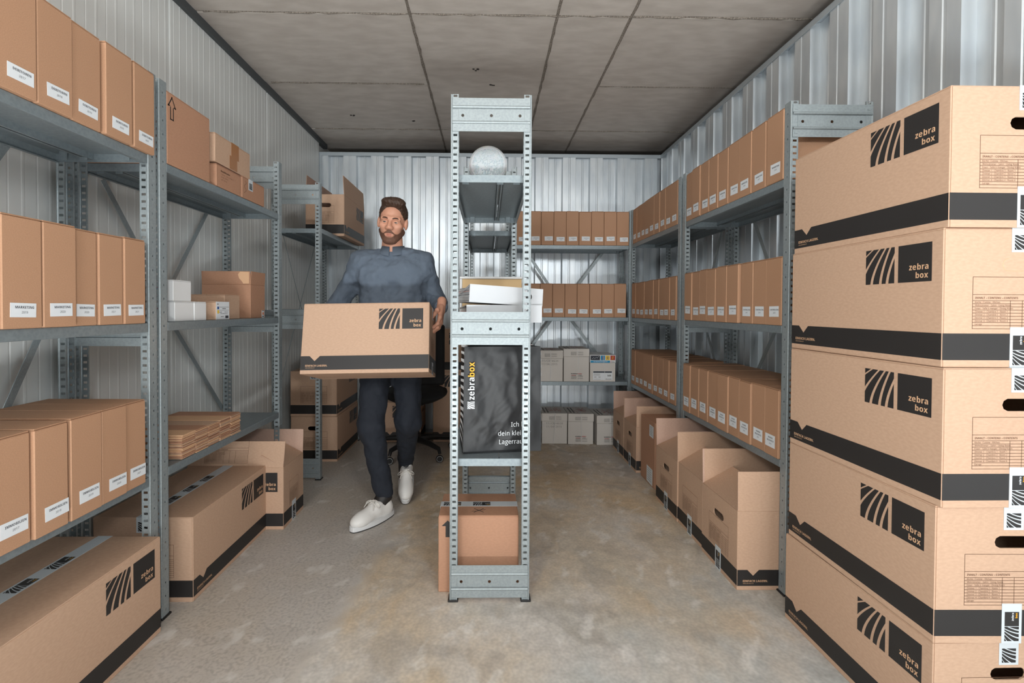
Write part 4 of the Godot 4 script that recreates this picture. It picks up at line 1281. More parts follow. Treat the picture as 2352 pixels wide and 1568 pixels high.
func stored_in_the_middle() -> void:
	# bubble wrap roll
	var wrap := mat("bubble_wrap", C(196, 198, 200), 0.4)
	wrap.subsurf_scatter_enabled = true; wrap.subsurf_scatter_strength = 0.3
	var roll := thing("bubble_wrap_roll", "white roll of bubble wrap on the top shelf of the middle rack", "bubble wrap", T(Vector3(-0.003, 1.6795, -2.04)))
	var b := MB.new(wrap)
	b.at(Transform3D(Basis(Vector3.RIGHT, -PI / 2), Vector3(0, 0.0825, 0)))
	b.lathe([Vector2(0.0, -0.004), Vector2(0.02, -0.004), Vector2(0.055, 0.001), Vector2(0.073, 0.006), Vector2(0.081, 0.014), Vector2(0.082, 0.5), Vector2(0.07, 0.51), Vector2(0, 0.51)], 40)
	part("roll", b, roll)
	var g := RandomNumberGenerator.new(); g.seed = 9
	var bb := MB.new(wrap)
	for k in 380:
		var a := g.randf() * TAU; var r := 0.066 * sqrt(g.randf())
		var c := Vector3(cos(a) * r, 0.080 + sin(a) * r, 0.0042 - maxf(0.0, r - 0.02) * 0.135)
		for j in 6:
			var u := TAU * j / 6.0; var w := TAU * (j + 1) / 6.0
			bb.tri(c + Vector3(cos(u), sin(u), -0.25) * 0.0034, c + Vector3(cos(w), sin(w), -0.25) * 0.0034, c + Vector3(0, 0, 0.0011))
	part("bubbles", bb, roll).set_meta("kind", "stuff")
	# binders, picture frame, tray
	binder("white lever-arch binder with curled pages, lying on another binder", T(Vector3(0.075, 1.167, -1.955), 16, 0, -3.0), 10.0)
	binder("lower white lever-arch binder, lying on the middle shelf", T(Vector3(0.068, 1.092, -1.950), 11), 3.0)
	var fr := thing("picture_frame", "tan picture back in a white frame standing behind the binders", "picture frame", T(Vector3(0.018, 1.0915, -2.30), 0, -4))
	var p := MB.new(M.tan_board)
	p.box(Vector3(0, 0.105, 0), Vector3(0.285, 0.19, 0.006))
	part("backing_board", p, fr)
	var e := MB.new(M.white_card)
	for q in [[Vector3(0, 0.205, 0.002), Vector3(0.31, 0.010, 0.022)], [Vector3(0, 0.005, 0.002), Vector3(0.31, 0.010, 0.022)]]: e.cbox(q[0], q[1], 0.002)
	for sg in [-1.0, 1.0]: e.cbox(Vector3(sg * 0.149, 0.105, 0.0), Vector3(0.010, 0.19, 0.018), 0.002)
	part("frame_strip", e, fr)
	var tr := thing("document_tray", "dark tray with loose papers on the middle rack further back", "tray", T(Vector3(0.01, 1.0915, -3.02)))
	var tb := MB.new(M.black_plastic)
	tb.bar(Vector3(-0.135, 0, -0.3), Vector3(0.135, 0.006, 0)); tb.bar(Vector3(-0.135, 0, -0.3), Vector3(0.135, 0.2, -0.294)); tb.bar(Vector3(-0.135, 0, -0.3), Vector3(-0.129, 0.13, 0)); tb.bar(Vector3(0.129, 0, -0.3), Vector3(0.135, 0.13, 0)); tb.bar(Vector3(-0.135, 0.0, -0.006), Vector3(0.135, 0.13, 0))
	part("tray_body", tb, tr)
	var gp := thing("paper_sheets", "a few cream papers lying in the dark tray", "papers", T(Vector3(0.0, 1.0985, -3.16)))
	var cream := mat("cream_paper", C(226, 214, 196), 0.7)
	for k in 8:
		var q := MB.new(cream)
		q.at(T(Vector3(g.randf_range(-0.012, 0.012), k * 0.0205 + 0.01, 0), g.randf_range(-6, 6)))
		q.box(Vector3.ZERO, Vector3(0.21, 0.02, 0.2))
		part("paper_pile", q, gp)
	# brown box under the middle rack
	var cb := thing("cardboard_box", "brown box with printed tape on the floor under the middle rack", "box", T(Vector3(-0.035, 0, -1.925)))
	var k := MB.new(M.brown_kraft)
	k.cbox(Vector3(0, 0.154, -0.115), Vector3(0.325, 0.308, 0.23), 0.003)
	part("body", k, cb)
	for sg in [-1.0, 1.0]:
		var f := MB.new(M.brown_kraft)
		f.cbox(Vector3(0, 0.31, -0.115 + sg * 0.0575), Vector3(0.322, 0.004, 0.1135), 0.0014)
		part("top_flap", f, cb)
	part("packing_tape", tape_shape(0.325, 0.05, 0.03, 0.05), cb, T(Vector3(0, 0.3122, -0.115)))
	var mk := MB.new(M.ink)
	mk.at(T(Vector3(-0.125, 0.225, 0.0008)))
	mk.poly(PackedVector2Array([Vector2(-0.008, 0), Vector2(0.008, 0), Vector2(0.008, 0.045), Vector2(0.024, 0.045), Vector2(0, 0.068), Vector2(-0.024, 0.045), Vector2(-0.008, 0.045)]))
	mk.at(Transform3D(Basis(Vector3.RIGHT, -PI / 2), Vector3(0.0, 0.3124, -0.05)))
	mk.tube([Vector3(-0.02, -0.018, 0), Vector3(0.02, 0.018, 0)], 0.0012, 4); mk.tube([Vector3(-0.02, 0.018, 0), Vector3(0.02, -0.018, 0)], 0.0012, 4)
	mk.use(M.ink_brown)
	mk.tube([Vector3(-0.03, -0.012, 0), Vector3(-0.022, -0.004, 0), Vector3(0.006, 0.003, 0), Vector3(0.028, 0.01, 0), Vector3(0.022, 0.002, 0), Vector3(-0.02, -0.011, 0), Vector3(-0.03, -0.012, 0)], 0.0007, 4)
	part("print", mk, cb)
	bag()

func bag() -> void:
	var o := thing("shopping_bag", "black carrier bag with white and yellow lettering on the middle rack", "bag", T(Vector3(0.062, 0.552, -1.985), 7))
	var film := mat("bag_film", C(25, 25, 27), 0.45)
	var w := 0.33; var h := 0.44; var d := 0.17
	var crumple := noise(5.0, 2, FastNoiseLite.TYPE_SIMPLEX_SMOOTH, 77)
	var crease := noise(4.5, 3, FastNoiseLite.TYPE_SIMPLEX_SMOOTH, 78)
	crease.fractal_type = FastNoiseLite.FRACTAL_RIDGED
	var F := func(x: float, y: float, z: float, s: float) -> Vector3:
		var e := minf(minf(x + w * 0.5, w * 0.5 - x), minf(y, h - y) + 0.01) / 0.05
		return Vector3(x * (1.0 - 0.03 * y / h), y, z + s * (crumple.get_noise_2d(x + z * 3.0, y * 0.7 + x * 0.5) * 0.010 + crease.get_noise_2d(x - y * 0.8, y * 0.5 + x * 0.6 + z) * 0.004) * clampf(e, 0.0, 1.0))
	for sg in [1.0, -1.0]:
		var b := MB.new(film)
		var rows: Array = []
		for i in 61:
			var line: Array = []
			for j in 49:
				line.append(F.call(sg * w * (j / 48.0 - 0.5), h * i / 60.0, 0.0 if sg > 0 else -d, sg))
			rows.append(line)
		b.grid(rows)
		part("front_panel" if sg > 0 else "back_panel", b, o)
	for sg in [-1.0, 1.0]:
		var b := MB.new(film)
		var rows: Array = []
		for i in 13:
			var line: Array = []
			for j in 7:
				var t := j / 6.0
				var y := h * i / 12.0
				var x: float = sg * w * 0.5 * (1.0 - 0.03 * y / h) - sg * 0.03 * sin(PI * t) * (y / h)
				line.append(Vector3(x, y, -d * t if sg > 0 else -d * (1.0 - t)))
			rows.append(line)
		b.grid(rows)
		part("side_gusset", b, o)
		var z := MB.new(M.paper)
		var g := RandomNumberGenerator.new(); g.seed = 31
		var y := 0.02
		while y < h - 0.02:
			var hh := g.randf_range(0.013, 0.02)
			var pts: Array = []
			for j in 7:
				var t := j / 6.0
				var yy := y + 0.018 * t + 0.004 * sin(t * 5.0 + y * 40.0)
				var x: float = sg * (w * 0.5 * (1.0 - 0.03 * yy / h) - 0.03 * sin(PI * t) * (yy / h) + 0.0012)
				pts.append([Vector3(x, yy, -d * t), Vector3(x, minf(yy + hh * (0.5 + 0.5 * sin(PI * (0.15 + 0.7 * t))), h), -d * t)])
			for j in 6:
				z.quad(pts[j][0], pts[j + 1][0], pts[j + 1][1], pts[j][1])
			y += hh + g.randf_range(0.010, 0.016)
		part("zebra_print", z, o)
	var bt := MB.new(film)
	bt.bar(Vector3(-w * 0.49, 0, -d), Vector3(w * 0.49, 0.004, -0.002))
	part("bag_base", bt, o)
	# lettering follows the front panel
	var lt := MB.new(M.paper)
	lt.at(Transform3D(Basis(Vector3.BACK, PI / 2), Vector3(-w * 0.5 + 0.046, 0.19, 0.0125)))
	lettering(lt, "zebra", 0.05, T(Vector3(0.033, 0, 0)), 0.0, true, 0.092)
	stripes(lt, 0.03, T(Vector3(-0.004, -0.001, 0)))
	lt.use(M.yellow)
	lettering(lt, "box", 0.05, T(Vector3(0.128, 0, 0)), 0.0, true, 0.060)
	lt.use(M.paper)
	lt.at(T(Vector3(0, 0, 0.0125)))
	lettering(lt, "Ich bin", 0.026, T(Vector3(0.034, 0.108, 0)), 0.0, false)
	lettering(lt, "dein kleiner", 0.026, T(Vector3(-0.020, 0.072, 0)), 0.0, false)
	lettering(lt, "Lagerraum", 0.026, T(Vector3(-0.016, 0.037, 0)), 0.0, false)
	part("lettering", lt, o)

func office_chair() -> void:
	var o := thing("office_chair", "black swivel office chair standing behind the man", "chair", T(Vector3(-0.575, 0, -3.80), 8))
	var m: StandardMaterial3D = M.black_plastic
	var cloth := mat("chair_cloth", C(24, 24, 25), 0.85)
	var seat := MB.new(cloth)
	var rows: Array = []
	for i in 9:
		var t := i / 8.0
		var y := 0.40 + 0.12 * t
		var k := sin(PI * lerpf(0.22, 0.78, t)) if t > 0.0 else 0.0
		if i == 8: k = 0.0
		var line: Array = []
		for j in 36:
			var a := TAU * j / 36.0
			var c := cos(a); var s := sin(a)
			var e := pow(pow(absf(c), 4.0) + pow(absf(s), 4.0), -0.25)
			var lift := 0.06 * pow(absf(c * e), 2.0) if t < 0.6 else 0.02 * pow(absf(c * e), 2.0)
			line.append(Vector3(c * e * 0.25 * k, y + lift * (0.6 if k > 0.0 else 0.0), -s * e * 0.24 * k))
		rows.append(line)
	seat.grid(rows, true)
	part("seat", seat, o)
	var back := MB.new(cloth)
	back.cbox(Vector3(0, 0.80, 0.215), Vector3(0.44, 0.46, 0.045), 0.016)
	part("backrest", back, o)
	var st := MB.new(m)
	st.tube([Vector3(0, 0.74, 0.245), Vector3(0, 0.56, 0.27), Vector3(0, 0.43, 0.2), Vector3(0, 0.40, 0.05)], [0.022, 0.026, 0.026, 0.022], 10)
	part("back_support", st, o)
	var col := MB.new(m)
	col.lathe([Vector2(0.0, 0.10), Vector2(0.05, 0.10), Vector2(0.05, 0.13), Vector2(0.034, 0.15), Vector2(0.034, 0.26), Vector2(0.022, 0.27), Vector2(0.022, 0.38), Vector2(0.07, 0.385), Vector2(0.07, 0.405), Vector2(0, 0.405)], 20)
	part("column", col, o)
	var ring_metal := mat("caster_ring", C(196, 196, 196), 0.4)
	for k in 5:
		var a := deg_to_rad(90.0 + 36.0 + 72.0 * k)
		var dir := Vector3(cos(a), 0, sin(a))
		var lg := MB.new(m)
		lg.tube([Vector3(0, 0.115, 0) + dir * 0.03, Vector3(0, 0.112, 0) + dir * 0.17, Vector3(0, 0.095, 0) + dir * 0.30, Vector3(0, 0.058, 0) + dir * 0.315], [0.028, 0.022, 0.016, 0.012], 8)
		part("base_leg", lg, o)
		var cs := MB.new(m)
		cs.use(ring_metal)
		cs.at(Transform3D(Basis(), dir * 0.31 + Vector3(0, 0.028, 0.0)))
		var ring: Array = []
		for j in 21:
			var t := TAU * j / 20.0
			ring.append(Vector3(cos(t) * 0.021, sin(t) * 0.021, 0.0295))
		cs.tube(ring, 0.0018, 6, false)
		cs.use(m)
		cs.at(Transform3D(Basis(Vector3.RIGHT, PI / 2), dir * 0.31 + Vector3(0, 0.028, 0.011)))
		cs.lathe([Vector2(0, 0), Vector2(0.026, 0), Vector2(0.028, 0.003), Vector2(0.028, 0.014), Vector2(0.024, 0.018), Vector2(0, 0.018)], 20)
		part("caster", cs, o)

# ---------------------------------------------------------------- the man: bodies as smooth distance fields, meshed as surface nets
func cap(a: Vector3, b: Vector3, ra: float, rb: float) -> Array: return [0, a, b, ra, rb]
func egg(c: Vector3, r: Vector3, turn := Basis()) -> Array: return [1, c, r, turn]
func cut(c: Vector3, r: Vector3, k := 0.01) -> Array: return [2, c, r, k]

func nets(mb: MB, shapes: Array, cell: float, blend: float, xf := Transform3D(), ripple: FastNoiseLite = null, amp := 0.0) -> void:
	var lo := Vector3(1e9, 1e9, 1e9); var hi := -lo
	for s in shapes:
		if s[0] == 0:
			var rr := maxf(s[3], s[4])
			lo = lo.min(s[1].min(s[2]) - Vector3.ONE * rr); hi = hi.max(s[1].max(s[2]) + Vector3.ONE * rr)
		elif s[0] == 1:
			var rr: float = maxf(s[2].x, maxf(s[2].y, s[2].z))
			lo = lo.min(s[1] - Vector3.ONE * rr); hi = hi.max(s[1] + Vector3.ONE * rr)
	var pad := cell * 3.0
	lo -= Vector3.ONE * pad; hi += Vector3.ONE * pad
	var nx := int(ceil((hi.x - lo.x) / cell)) + 1; var ny := int(ceil((hi.y - lo.y) / cell)) + 1; var nz := int(ceil((hi.z - lo.z) / cell)) + 1
	var f := PackedFloat32Array(); f.resize(nx * ny * nz); f.fill(1.0)
	for s in shapes:
		var blo: Vector3; var bhi: Vector3
		var mg := blend + cell * 3.0
		if s[0] == 0:
			var rr := maxf(s[3], s[4]) + mg
			blo = s[1].min(s[2]) - Vector3.ONE * rr; bhi = s[1].max(s[2]) + Vector3.ONE * rr
		else:
			var rr: float = maxf(s[2].x, maxf(s[2].y, s[2].z)) + mg
			blo = s[1] - Vector3.ONE * rr; bhi = s[1] + Vector3.ONE * rr
		var i0 := maxi(0, int((blo.x - lo.x) / cell)); var i1 := mini(nx - 1, int((bhi.x - lo.x) / cell) + 1)
		var j0 := maxi(0, int((blo.y - lo.y) / cell)); var j1 := mini(ny - 1, int((bhi.y - lo.y) / cell) + 1)
		var k0 := maxi(0, int((blo.z - lo.z) / cell)); var k1 := mini(nz - 1, int((bhi.z - lo.z) / cell) + 1)
		var kind: int = s[0]
		var a: Vector3 = s[1]; var b: Vector3 = s[2]
		var ab := b - a
		var inv := 1.0 / maxf(ab.length_squared(), 1e-9)
		var ra := 0.0; var rb := 0.0
		var tb := Basis()
		if kind == 0: ra = s[3]; rb = s[4]
		if kind == 1: tb = s[3].transposed()
		var kk: float = s[3] if kind == 2 else blend
		var mr: float = 0.0 if kind == 0 else minf(b.x, minf(b.y, b.z))
		for j in range(j0, j1 + 1):
			for k in range(k0, k1 + 1):
				var at := (j * nz + k) * nx
				var p := Vector3(lo.x + i0 * cell, lo.y + j * cell, lo.z + k * cell)
				for i in range(i0, i1 + 1):
					var d: float
					if kind == 0:
						var h := clampf((p - a).dot(ab) * inv, 0.0, 1.0)
						d = (p - a - ab * h).length() - lerpf(ra, rb, h)
					else:
						var q := (tb * (p - a)) if kind == 1 else (p - a)
						var e := Vector3(q.x / b.x, q.y / b.y, q.z / b.z)
						var l0 := e.length()
						var l1 := Vector3(e.x / b.x, e.y / b.y, e.z / b.z).length()
						d = l0 * (l0 - 1.0) / l1 if l1 > 1e-6 else -mr
					var o := f[at + i]
					if kind == 2:
						d = -d
						var h := maxf(kk - absf(o - d), 0.0) / kk
						f[at + i] = maxf(o, d) + h * h * kk * 0.25
					else:
						var h := maxf(kk - absf(o - d), 0.0) / kk
						f[at + i] = minf(o, d) - h * h * kk * 0.25
					p.x += cell
	if ripple:
		for j in ny:
			for k in nz:
				for i in nx:
					var at := (j * nz + k) * nx + i
					if absf(f[at]) < cell * 4.0:
						var p := lo + Vector3(i, j, k) * cell
						if ripple: f[at] += ripple.get_noise_3d(p.x, p.y, p.z) * amp
	# nets
	var id := PackedInt32Array(); id.resize(nx * ny * nz); id.fill(-1)
	var vs := PackedVector3Array(); var ns := PackedVector3Array()
	var sx := 1; var sz := nx; var sy := nx * nz
	var off := [0, sx, sy, sx + sy, sz, sx + sz, sy + sz, sx + sy + sz]
	var cor := [Vector3(0, 0, 0), Vector3(1, 0, 0), Vector3(0, 1, 0), Vector3(1, 1, 0), Vector3(0, 0, 1), Vector3(1, 0, 1), Vector3(0, 1, 1), Vector3(1, 1, 1)]
	var edges := [[0, 1], [2, 3], [4, 5], [6, 7], [0, 2], [1, 3], [4, 6], [5, 7], [0, 4], [1, 5], [2, 6], [3, 7]]
	for j in ny - 1:
		for k in nz - 1:
			var row_at := (j * nz + k) * nx
			for i in nx - 1:
				var at := row_at + i
				var v0 := f[at]
				if absf(v0) > cell * 2.5: continue
				var mask := 0
				for c in 8:
					if f[at + off[c]] < 0.0: mask += 1
				if mask == 0 or mask == 8: continue
				var sum := Vector3(); var n := 0
				for e in edges:
					var u := f[at + off[e[0]]]; var w := f[at + off[e[1]]]
					if (u < 0.0) != (w < 0.0):
						var t := u / (u - w)
						var ca: Vector3 = cor[e[0]]; var cb: Vector3 = cor[e[1]]
						sum += ca + (cb - ca) * t
						n += 1
				sum /= n
				id[at] = vs.size()
				vs.append(lo + (Vector3(i, j, k) + sum) * cell)
				var g := Vector3(f[at + 1] + f[at + 1 + sy] + f[at + 1 + sz] + f[at + 1 + sy + sz] - f[at] - f[at + sy] - f[at + sz] - f[at + sy + sz],
					f[at + sy] + f[at + sy + 1] + f[at + sy + sz] + f[at + sy + sz + 1] - f[at] - f[at + 1] - f[at + sz] - f[at + sz + 1],
					f[at + sz] + f[at + sz + 1] + f[at + sz + sy] + f[at + sz + sy + 1] - f[at] - f[at + 1] - f[at + sy] - f[at + sy + 1])
				ns.append(g.normalized())
	var old := mb.xf
	mb.xf = old * xf
	var face := func(a: int, b: int, c: int, d: int, flip: bool):
		if a < 0 or b < 0 or c < 0 or d < 0: return
		if flip:
			var t := b; b = d; d = t
		mb.trin(vs[a], vs[b], vs[c], ns[a], ns[b], ns[c]); mb.trin(vs[a], vs[c], vs[d], ns[a], ns[c], ns[d])
	for j in range(1, ny - 1):
		for k in range(1, nz - 1):
			var row_at := (j * nz + k) * nx
			for i in range(1, nx - 1):
				var at := row_at + i
				var v0 := f[at]
				if absf(v0) > cell * 2.5: continue
				var ins := v0 < 0.0
				if ins != (f[at + sx] < 0.0): face.call(id[at - sy - sz], id[at - sz], id[at], id[at - sy], not ins)
				if ins != (f[at + sy] < 0.0): face.call(id[at - sx - sz], id[at - sx], id[at], id[at - sz], not ins)
				if ins != (f[at + sz] < 0.0): face.call(id[at - sx - sy], id[at - sy], id[at], id[at - sx], not ins)
	mb.xf = old

func hand_shapes(curl: float, side: float) -> Array:
	# wrist at the origin, fingers along +y, back of the hand +z, thumb towards side * x
	var o: Array = []
	var kx := [0.031, 0.0105, -0.0105, -0.030]; var ky := [0.092, 0.096, 0.090, 0.080]; var ln := [0.043, 0.048, 0.044, 0.034]
	for k in 4:
		var x: float = kx[k] * side
		o.append(cap(Vector3(x * 0.55, 0.012, 0), Vector3(x, ky[k], 0.001), 0.0165, 0.0115))
		var p := Vector3(x, ky[k], 0.001)
		var a: float = -curl * [0.75, 0.85, 0.95, 1.05][k] * 0.45
		for q in 3:
			var l: float = ln[k] * [1.0, 0.68, 0.52][q]
			var e := p + Vector3(kx[k] * side * 0.06, cos(a), sin(a)).normalized() * l
			o.append(cap(p, e, [0.0098, 0.0090, 0.0082][q], [0.0090, 0.0082, 0.0070][q]))
			p = e
			a -= curl * [0.9, 0.6, 0.3][q]
	var t0 := Vector3(0.020 * side, 0.022, -0.006); var t1 := Vector3(0.046 * side, 0.058, -0.014); var t2 := Vector3(0.054 * side, 0.088, -0.024); var t3 := Vector3(0.052 * side, 0.112, -0.034)
	o.append(cap(t0, t1, 0.016, 0.012)); o.append(cap(t1, t2, 0.0112, 0.0100)); o.append(cap(t2, t3, 0.0098, 0.0078))
	o.append(cap(Vector3(0, -0.05, 0), Vector3(0, 0.02, 0), 0.025, 0.0225))
	return o

func shoe(o: Node3D, xf: Transform3D) -> void:
	var up := MB.new(mat("shoe_white", C(233, 230, 226), 0.5))
	nets(up, [egg(Vector3(-0.006, 0.042, 0.088), Vector3(0.034, 0.030, 0.050)), egg(Vector3(0.008, 0.041, 0.082), Vector3(0.034, 0.029, 0.052)), cap(Vector3(0, 0.050, 0.05), Vector3(0, 0.082, -0.02), 0.036, 0.031), egg(Vector3(0, 0.052, -0.085), Vector3(0.034, 0.040, 0.045)),
		cap(Vector3(0, 0.07, -0.025), Vector3(0, 0.078, -0.085), 0.034, 0.033), cap(Vector3(0, 0.045, 0.08), Vector3(0, 0.045, -0.09), 0.033, 0.030), cut(Vector3(0, 0.135, -0.062), Vector3(0.030, 0.042, 0.046), 0.006), cut(Vector3(0, -0.06, 0), Vector3(0.3, 0.086, 0.4), 0.004)], 0.004, 0.024)
	var w := part("shoe", up, o, xf)
	var sole := MB.new(M.white_card)
	var out := PackedVector2Array()
	for k in 40:
		var a := TAU * k / 40.0
		var z := cos(a) * 0.145
		var half := 0.039 + 0.007 * sin((z + 0.145) / 0.29 * PI * 1.2 - 0.6)
		var x := signf(sin(a)) * pow(absf(sin(a)), 0.62) * half
		out.append(Vector2(x, -z))
	sole.at(Transform3D(Basis(Vector3.RIGHT, -PI / 2), Vector3(0, 0.0, 0)))
	sole.prism(out, 0.006, 0.03)
	part("sole", sole, w)
	var tread := MB.new(mat("tread", C(58, 56, 55), 0.8))
	tread.at(Transform3D(Basis(Vector3.RIGHT, -PI / 2), Vector3.ZERO))
	var inn := PackedVector2Array()
	for q in out: inn.append(q * 0.985)
	tread.prism(inn, 0.0, 0.006)
	part("tread", tread, w)
	var lc := MB.new(mat("lace", C(226, 221, 214), 0.7))
	for k in 5:
		var t := k / 4.0
		var c := Vector3(0, lerpf(0.0865, 0.1175, t), lerpf(0.042, -0.012, t))
		var hw := lerpf(0.022, 0.026, t)
		lc.tube([c + Vector3(-hw, -0.016, 0.008), c + Vector3(-hw * 0.5, -0.0035, 0.001), c + Vector3(0, 0.0, -0.002), c + Vector3(hw * 0.5, -0.0035, -0.006), c + Vector3(hw, -0.016, -0.004)], 0.0026, 6)
	for sg in [-1.0, 1.0]:
		var lp: Array = []
		for k in 11:
			var t := TAU * k / 10.0
			lp.append(Vector3(sg * (0.016 + 0.016 * (1.0 - cos(t))), 0.118 - 0.014 * (1.0 - cos(t)) + 0.006 * sin(t), 0.0 + 0.016 * sin(t)))
		lc.tube(lp, 0.0022, 6)
		lc.tube([Vector3(sg * 0.004, 0.119, -0.01), Vector3(sg * 0.026, 0.108, 0.018), Vector3(sg * 0.036, 0.085, 0.03)], 0.0022, 6)
	part("laces", lc, w)
	var hl := MB.new(mat("heel_tab", C(52, 56, 64), 0.6))
	nets(hl, [cap(Vector3(0, 0.060, -0.120), Vector3(0, 0.098, -0.113), 0.012, 0.011), cap(Vector3(-0.012, 0.07, -0.117), Vector3(0.012, 0.07, -0.117), 0.011, 0.011)], 0.004, 0.01)
	part("heel_tab", hl, w)

func person() -> void:
	var at := Vector3(-0.56, 0, -2.72)
	var o := thing("person", "man in a blue-grey shirt, dark trousers and white sneakers walking forward with a carton", "person", T(at))
	var inv := T(-at)
	var skin := mat("skin", C(206, 150, 124), 0.5)
	skin.subsurf_scatter_enabled = true; skin.subsurf_scatter_strength = 0.12
	var folds := noise(8.5, 3, FastNoiseLite.TYPE_SIMPLEX_SMOOTH, 5)
	# joints
	var neck := Vector3(-0.548, 1.50, -2.775)
	var sr := Vector3(-0.735, 1.405, -2.775); var sl := Vector3(-0.382, 1.41, -2.775)
	var er := Vector3(-0.868, 1.17, -2.79); var el := Vector3(-0.302, 1.185, -2.825)
	var wr := Vector3(-0.922, 1.095, -2.575); var wl := Vector3(-0.254, 1.155, -2.59)
	var hr := Vector3(-0.632, 0.93, -2.735); var hl := Vector3(-0.458, 0.93, -2.76)
	var kr := Vector3(-0.632, 0.50, -2.60); var kl := Vector3(-0.455, 0.50, -2.735)
	var ar := Vector3(-0.567, 0.115, -2.635); var al := Vector3(-0.508, 0.20, -2.965)
	# body, thinner than the clothes over it; head and hands on finer grids of their own
	var b := MB.new(skin)
	b.at(inv)
	nets(b, [cap(Vector3(-0.63, 1.33, -2.77), Vector3(-0.48, 1.33, -2.77), 0.07, 0.07), cap(Vector3(-0.61, 1.02, -2.75), Vector3(-0.49, 1.02, -2.75), 0.07, 0.07), cap(Vector3(-0.555, 1.33, -2.77), Vector3(-0.55, 1.02, -2.75), 0.072, 0.072),
		cap(sr + Vector3(0.02, -0.01, 0), sl + Vector3(-0.02, -0.01, 0), 0.045, 0.045), cap(neck + Vector3(0, -0.08, 0), neck + Vector3(0, 0.06, 0.012), 0.06, 0.054),
		cap(sr, er, 0.046, 0.036), cap(er, wr, 0.036, 0.026), cap(sl, el, 0.046, 0.036), cap(el, wl, 0.036, 0.026),
		cap(hr, kr, 0.075, 0.05), cap(kr, ar, 0.046, 0.034), cap(hl, kl, 0.075, 0.05), cap(kl, al, 0.046, 0.034), cap(ar, Vector3(-0.60, 0.055, -2.575), 0.030, 0.024), cap(al, Vector3(-0.495, 0.10, -2.90), 0.030, 0.024)], 0.012, 0.04)
	var hx := Transform3D(Basis(Vector3.UP, deg_to_rad(2)) * Basis(Vector3.RIGHT, deg_to_rad(7)) * Basis(Vector3.BACK, deg_to_rad(-6)), Vector3(-0.545, 1.632, -2.735))
	b.at(inv * hx)
	nets(b, [egg(Vector3(0, 0.035, -0.012), Vector3(0.074, 0.088, 0.095)), egg(Vector3(0, -0.03, 0.018), Vector3(0.062, 0.078, 0.072)), egg(Vector3(0, -0.101, 0.054), Vector3(0.026, 0.019, 0.024)),
		cap(Vector3(-0.055, -0.048, -0.005), Vector3(-0.022, -0.098, 0.046), 0.017, 0.017), cap(Vector3(0.055, -0.048, -0.005), Vector3(0.022, -0.098, 0.046), 0.017, 0.017),
		cap(Vector3(0, 0.012, 0.083), Vector3(0, -0.027, 0.104), 0.0085, 0.0115), egg(Vector3(-0.012, -0.032, 0.094), Vector3(0.009, 0.008, 0.011)), egg(Vector3(0.012, -0.032, 0.094), Vector3(0.009, 0.008, 0.011)),
		cap(Vector3(-0.046, 0.020, 0.066), Vector3(-0.012, 0.024, 0.083), 0.010, 0.010), cap(Vector3(0.046, 0.020, 0.066), Vector3(0.012, 0.024, 0.083), 0.010, 0.010),
		egg(Vector3(-0.044, -0.018, 0.058), Vector3(0.022, 0.020, 0.022)), egg(Vector3(0.044, -0.018, 0.058), Vector3(0.022, 0.020, 0.022)),
		cut(Vector3(-0.031, 0.003, 0.097), Vector3(0.019, 0.0125, 0.020), 0.008), cut(Vector3(0.031, 0.003, 0.097), Vector3(0.019, 0.0125, 0.020), 0.008),
		egg(Vector3(0, -0.064, 0.080), Vector3(0.024, 0.006, 0.010)), egg(Vector3(0, -0.075, 0.079), Vector3(0.020, 0.006, 0.009)), cut(Vector3(0, -0.0695, 0.097), Vector3(0.026, 0.0016, 0.012), 0.003),
		egg(Vector3(-0.078, -0.002, -0.008), Vector3(0.009, 0.031, 0.019), Basis(Vector3.RIGHT, -0.2)), egg(Vector3(0.078, -0.002, -0.008), Vector3(0.009, 0.031, 0.019), Basis(Vector3.RIGHT, -0.2)),
		cap(Vector3(0, -0.05, -0.022), Vector3(0, -0.175, -0.045), 0.054, 0.057)], 0.003, 0.014)
	var hand_l := Transform3D(Basis(Vector3(0, 0.66, 0.75).normalized(), Vector3(0.0, -0.75, 0.66).normalized(), Vector3(1, 0, 0)), wl + Vector3(0.002, -0.004, 0.012))
	var hand_r := Transform3D(Basis(Vector3(0, -0.5, -0.87).normalized(), Vector3(0.0, -0.87, 0.5).normalized(), Vector3(-1, 0, 0)), wr + Vector3(0.012, -0.006, 0.012))
	b.at(inv * hand_l)
	nets(b, hand_shapes(0.55, 1.0), 0.003, 0.008)
	b.at(inv * hand_r)
	nets(b, hand_shapes(0.45, -1.0), 0.003, 0.008)
	part("body", b, o)
	# face
	var eye := MB.new(mat("eye_white", C(198, 190, 184), 0.3))
	var lid := MB.new(skin)
	for sg in [-1.0, 1.0]:
		eye.use(M.eye_white)
		eye.at(inv * hx * Transform3D(Basis(Vector3.RIGHT, PI / 2), Vector3(sg * 0.031, 0.002, 0.0715)))
		var pr: Array = []
		for k in 9: pr.append(Vector2(sin(PI * k / 8.0) * 0.0118, -cos(PI * k / 8.0) * 0.0118))
		eye.lathe(pr, 16)
		eye.use(mat("iris", C(62, 48, 38), 0.25) if sg < 0 else M.iris)
		eye.lathe([Vector2(0.0068, 0.0098), Vector2(0.005, 0.0111), Vector2(0.0, 0.0121)], 14)
		lid.at(inv * hx)
		lid.tube([Vector3(sg * 0.017, 0.002, 0.0775), Vector3(sg * 0.024, 0.0072, 0.0812), Vector3(sg * 0.032, 0.0082, 0.0822), Vector3(sg * 0.040, 0.0060, 0.079), Vector3(sg * 0.046, 0.001, 0.0725)], [0.002, 0.0046, 0.0050, 0.0044, 0.002], 8)
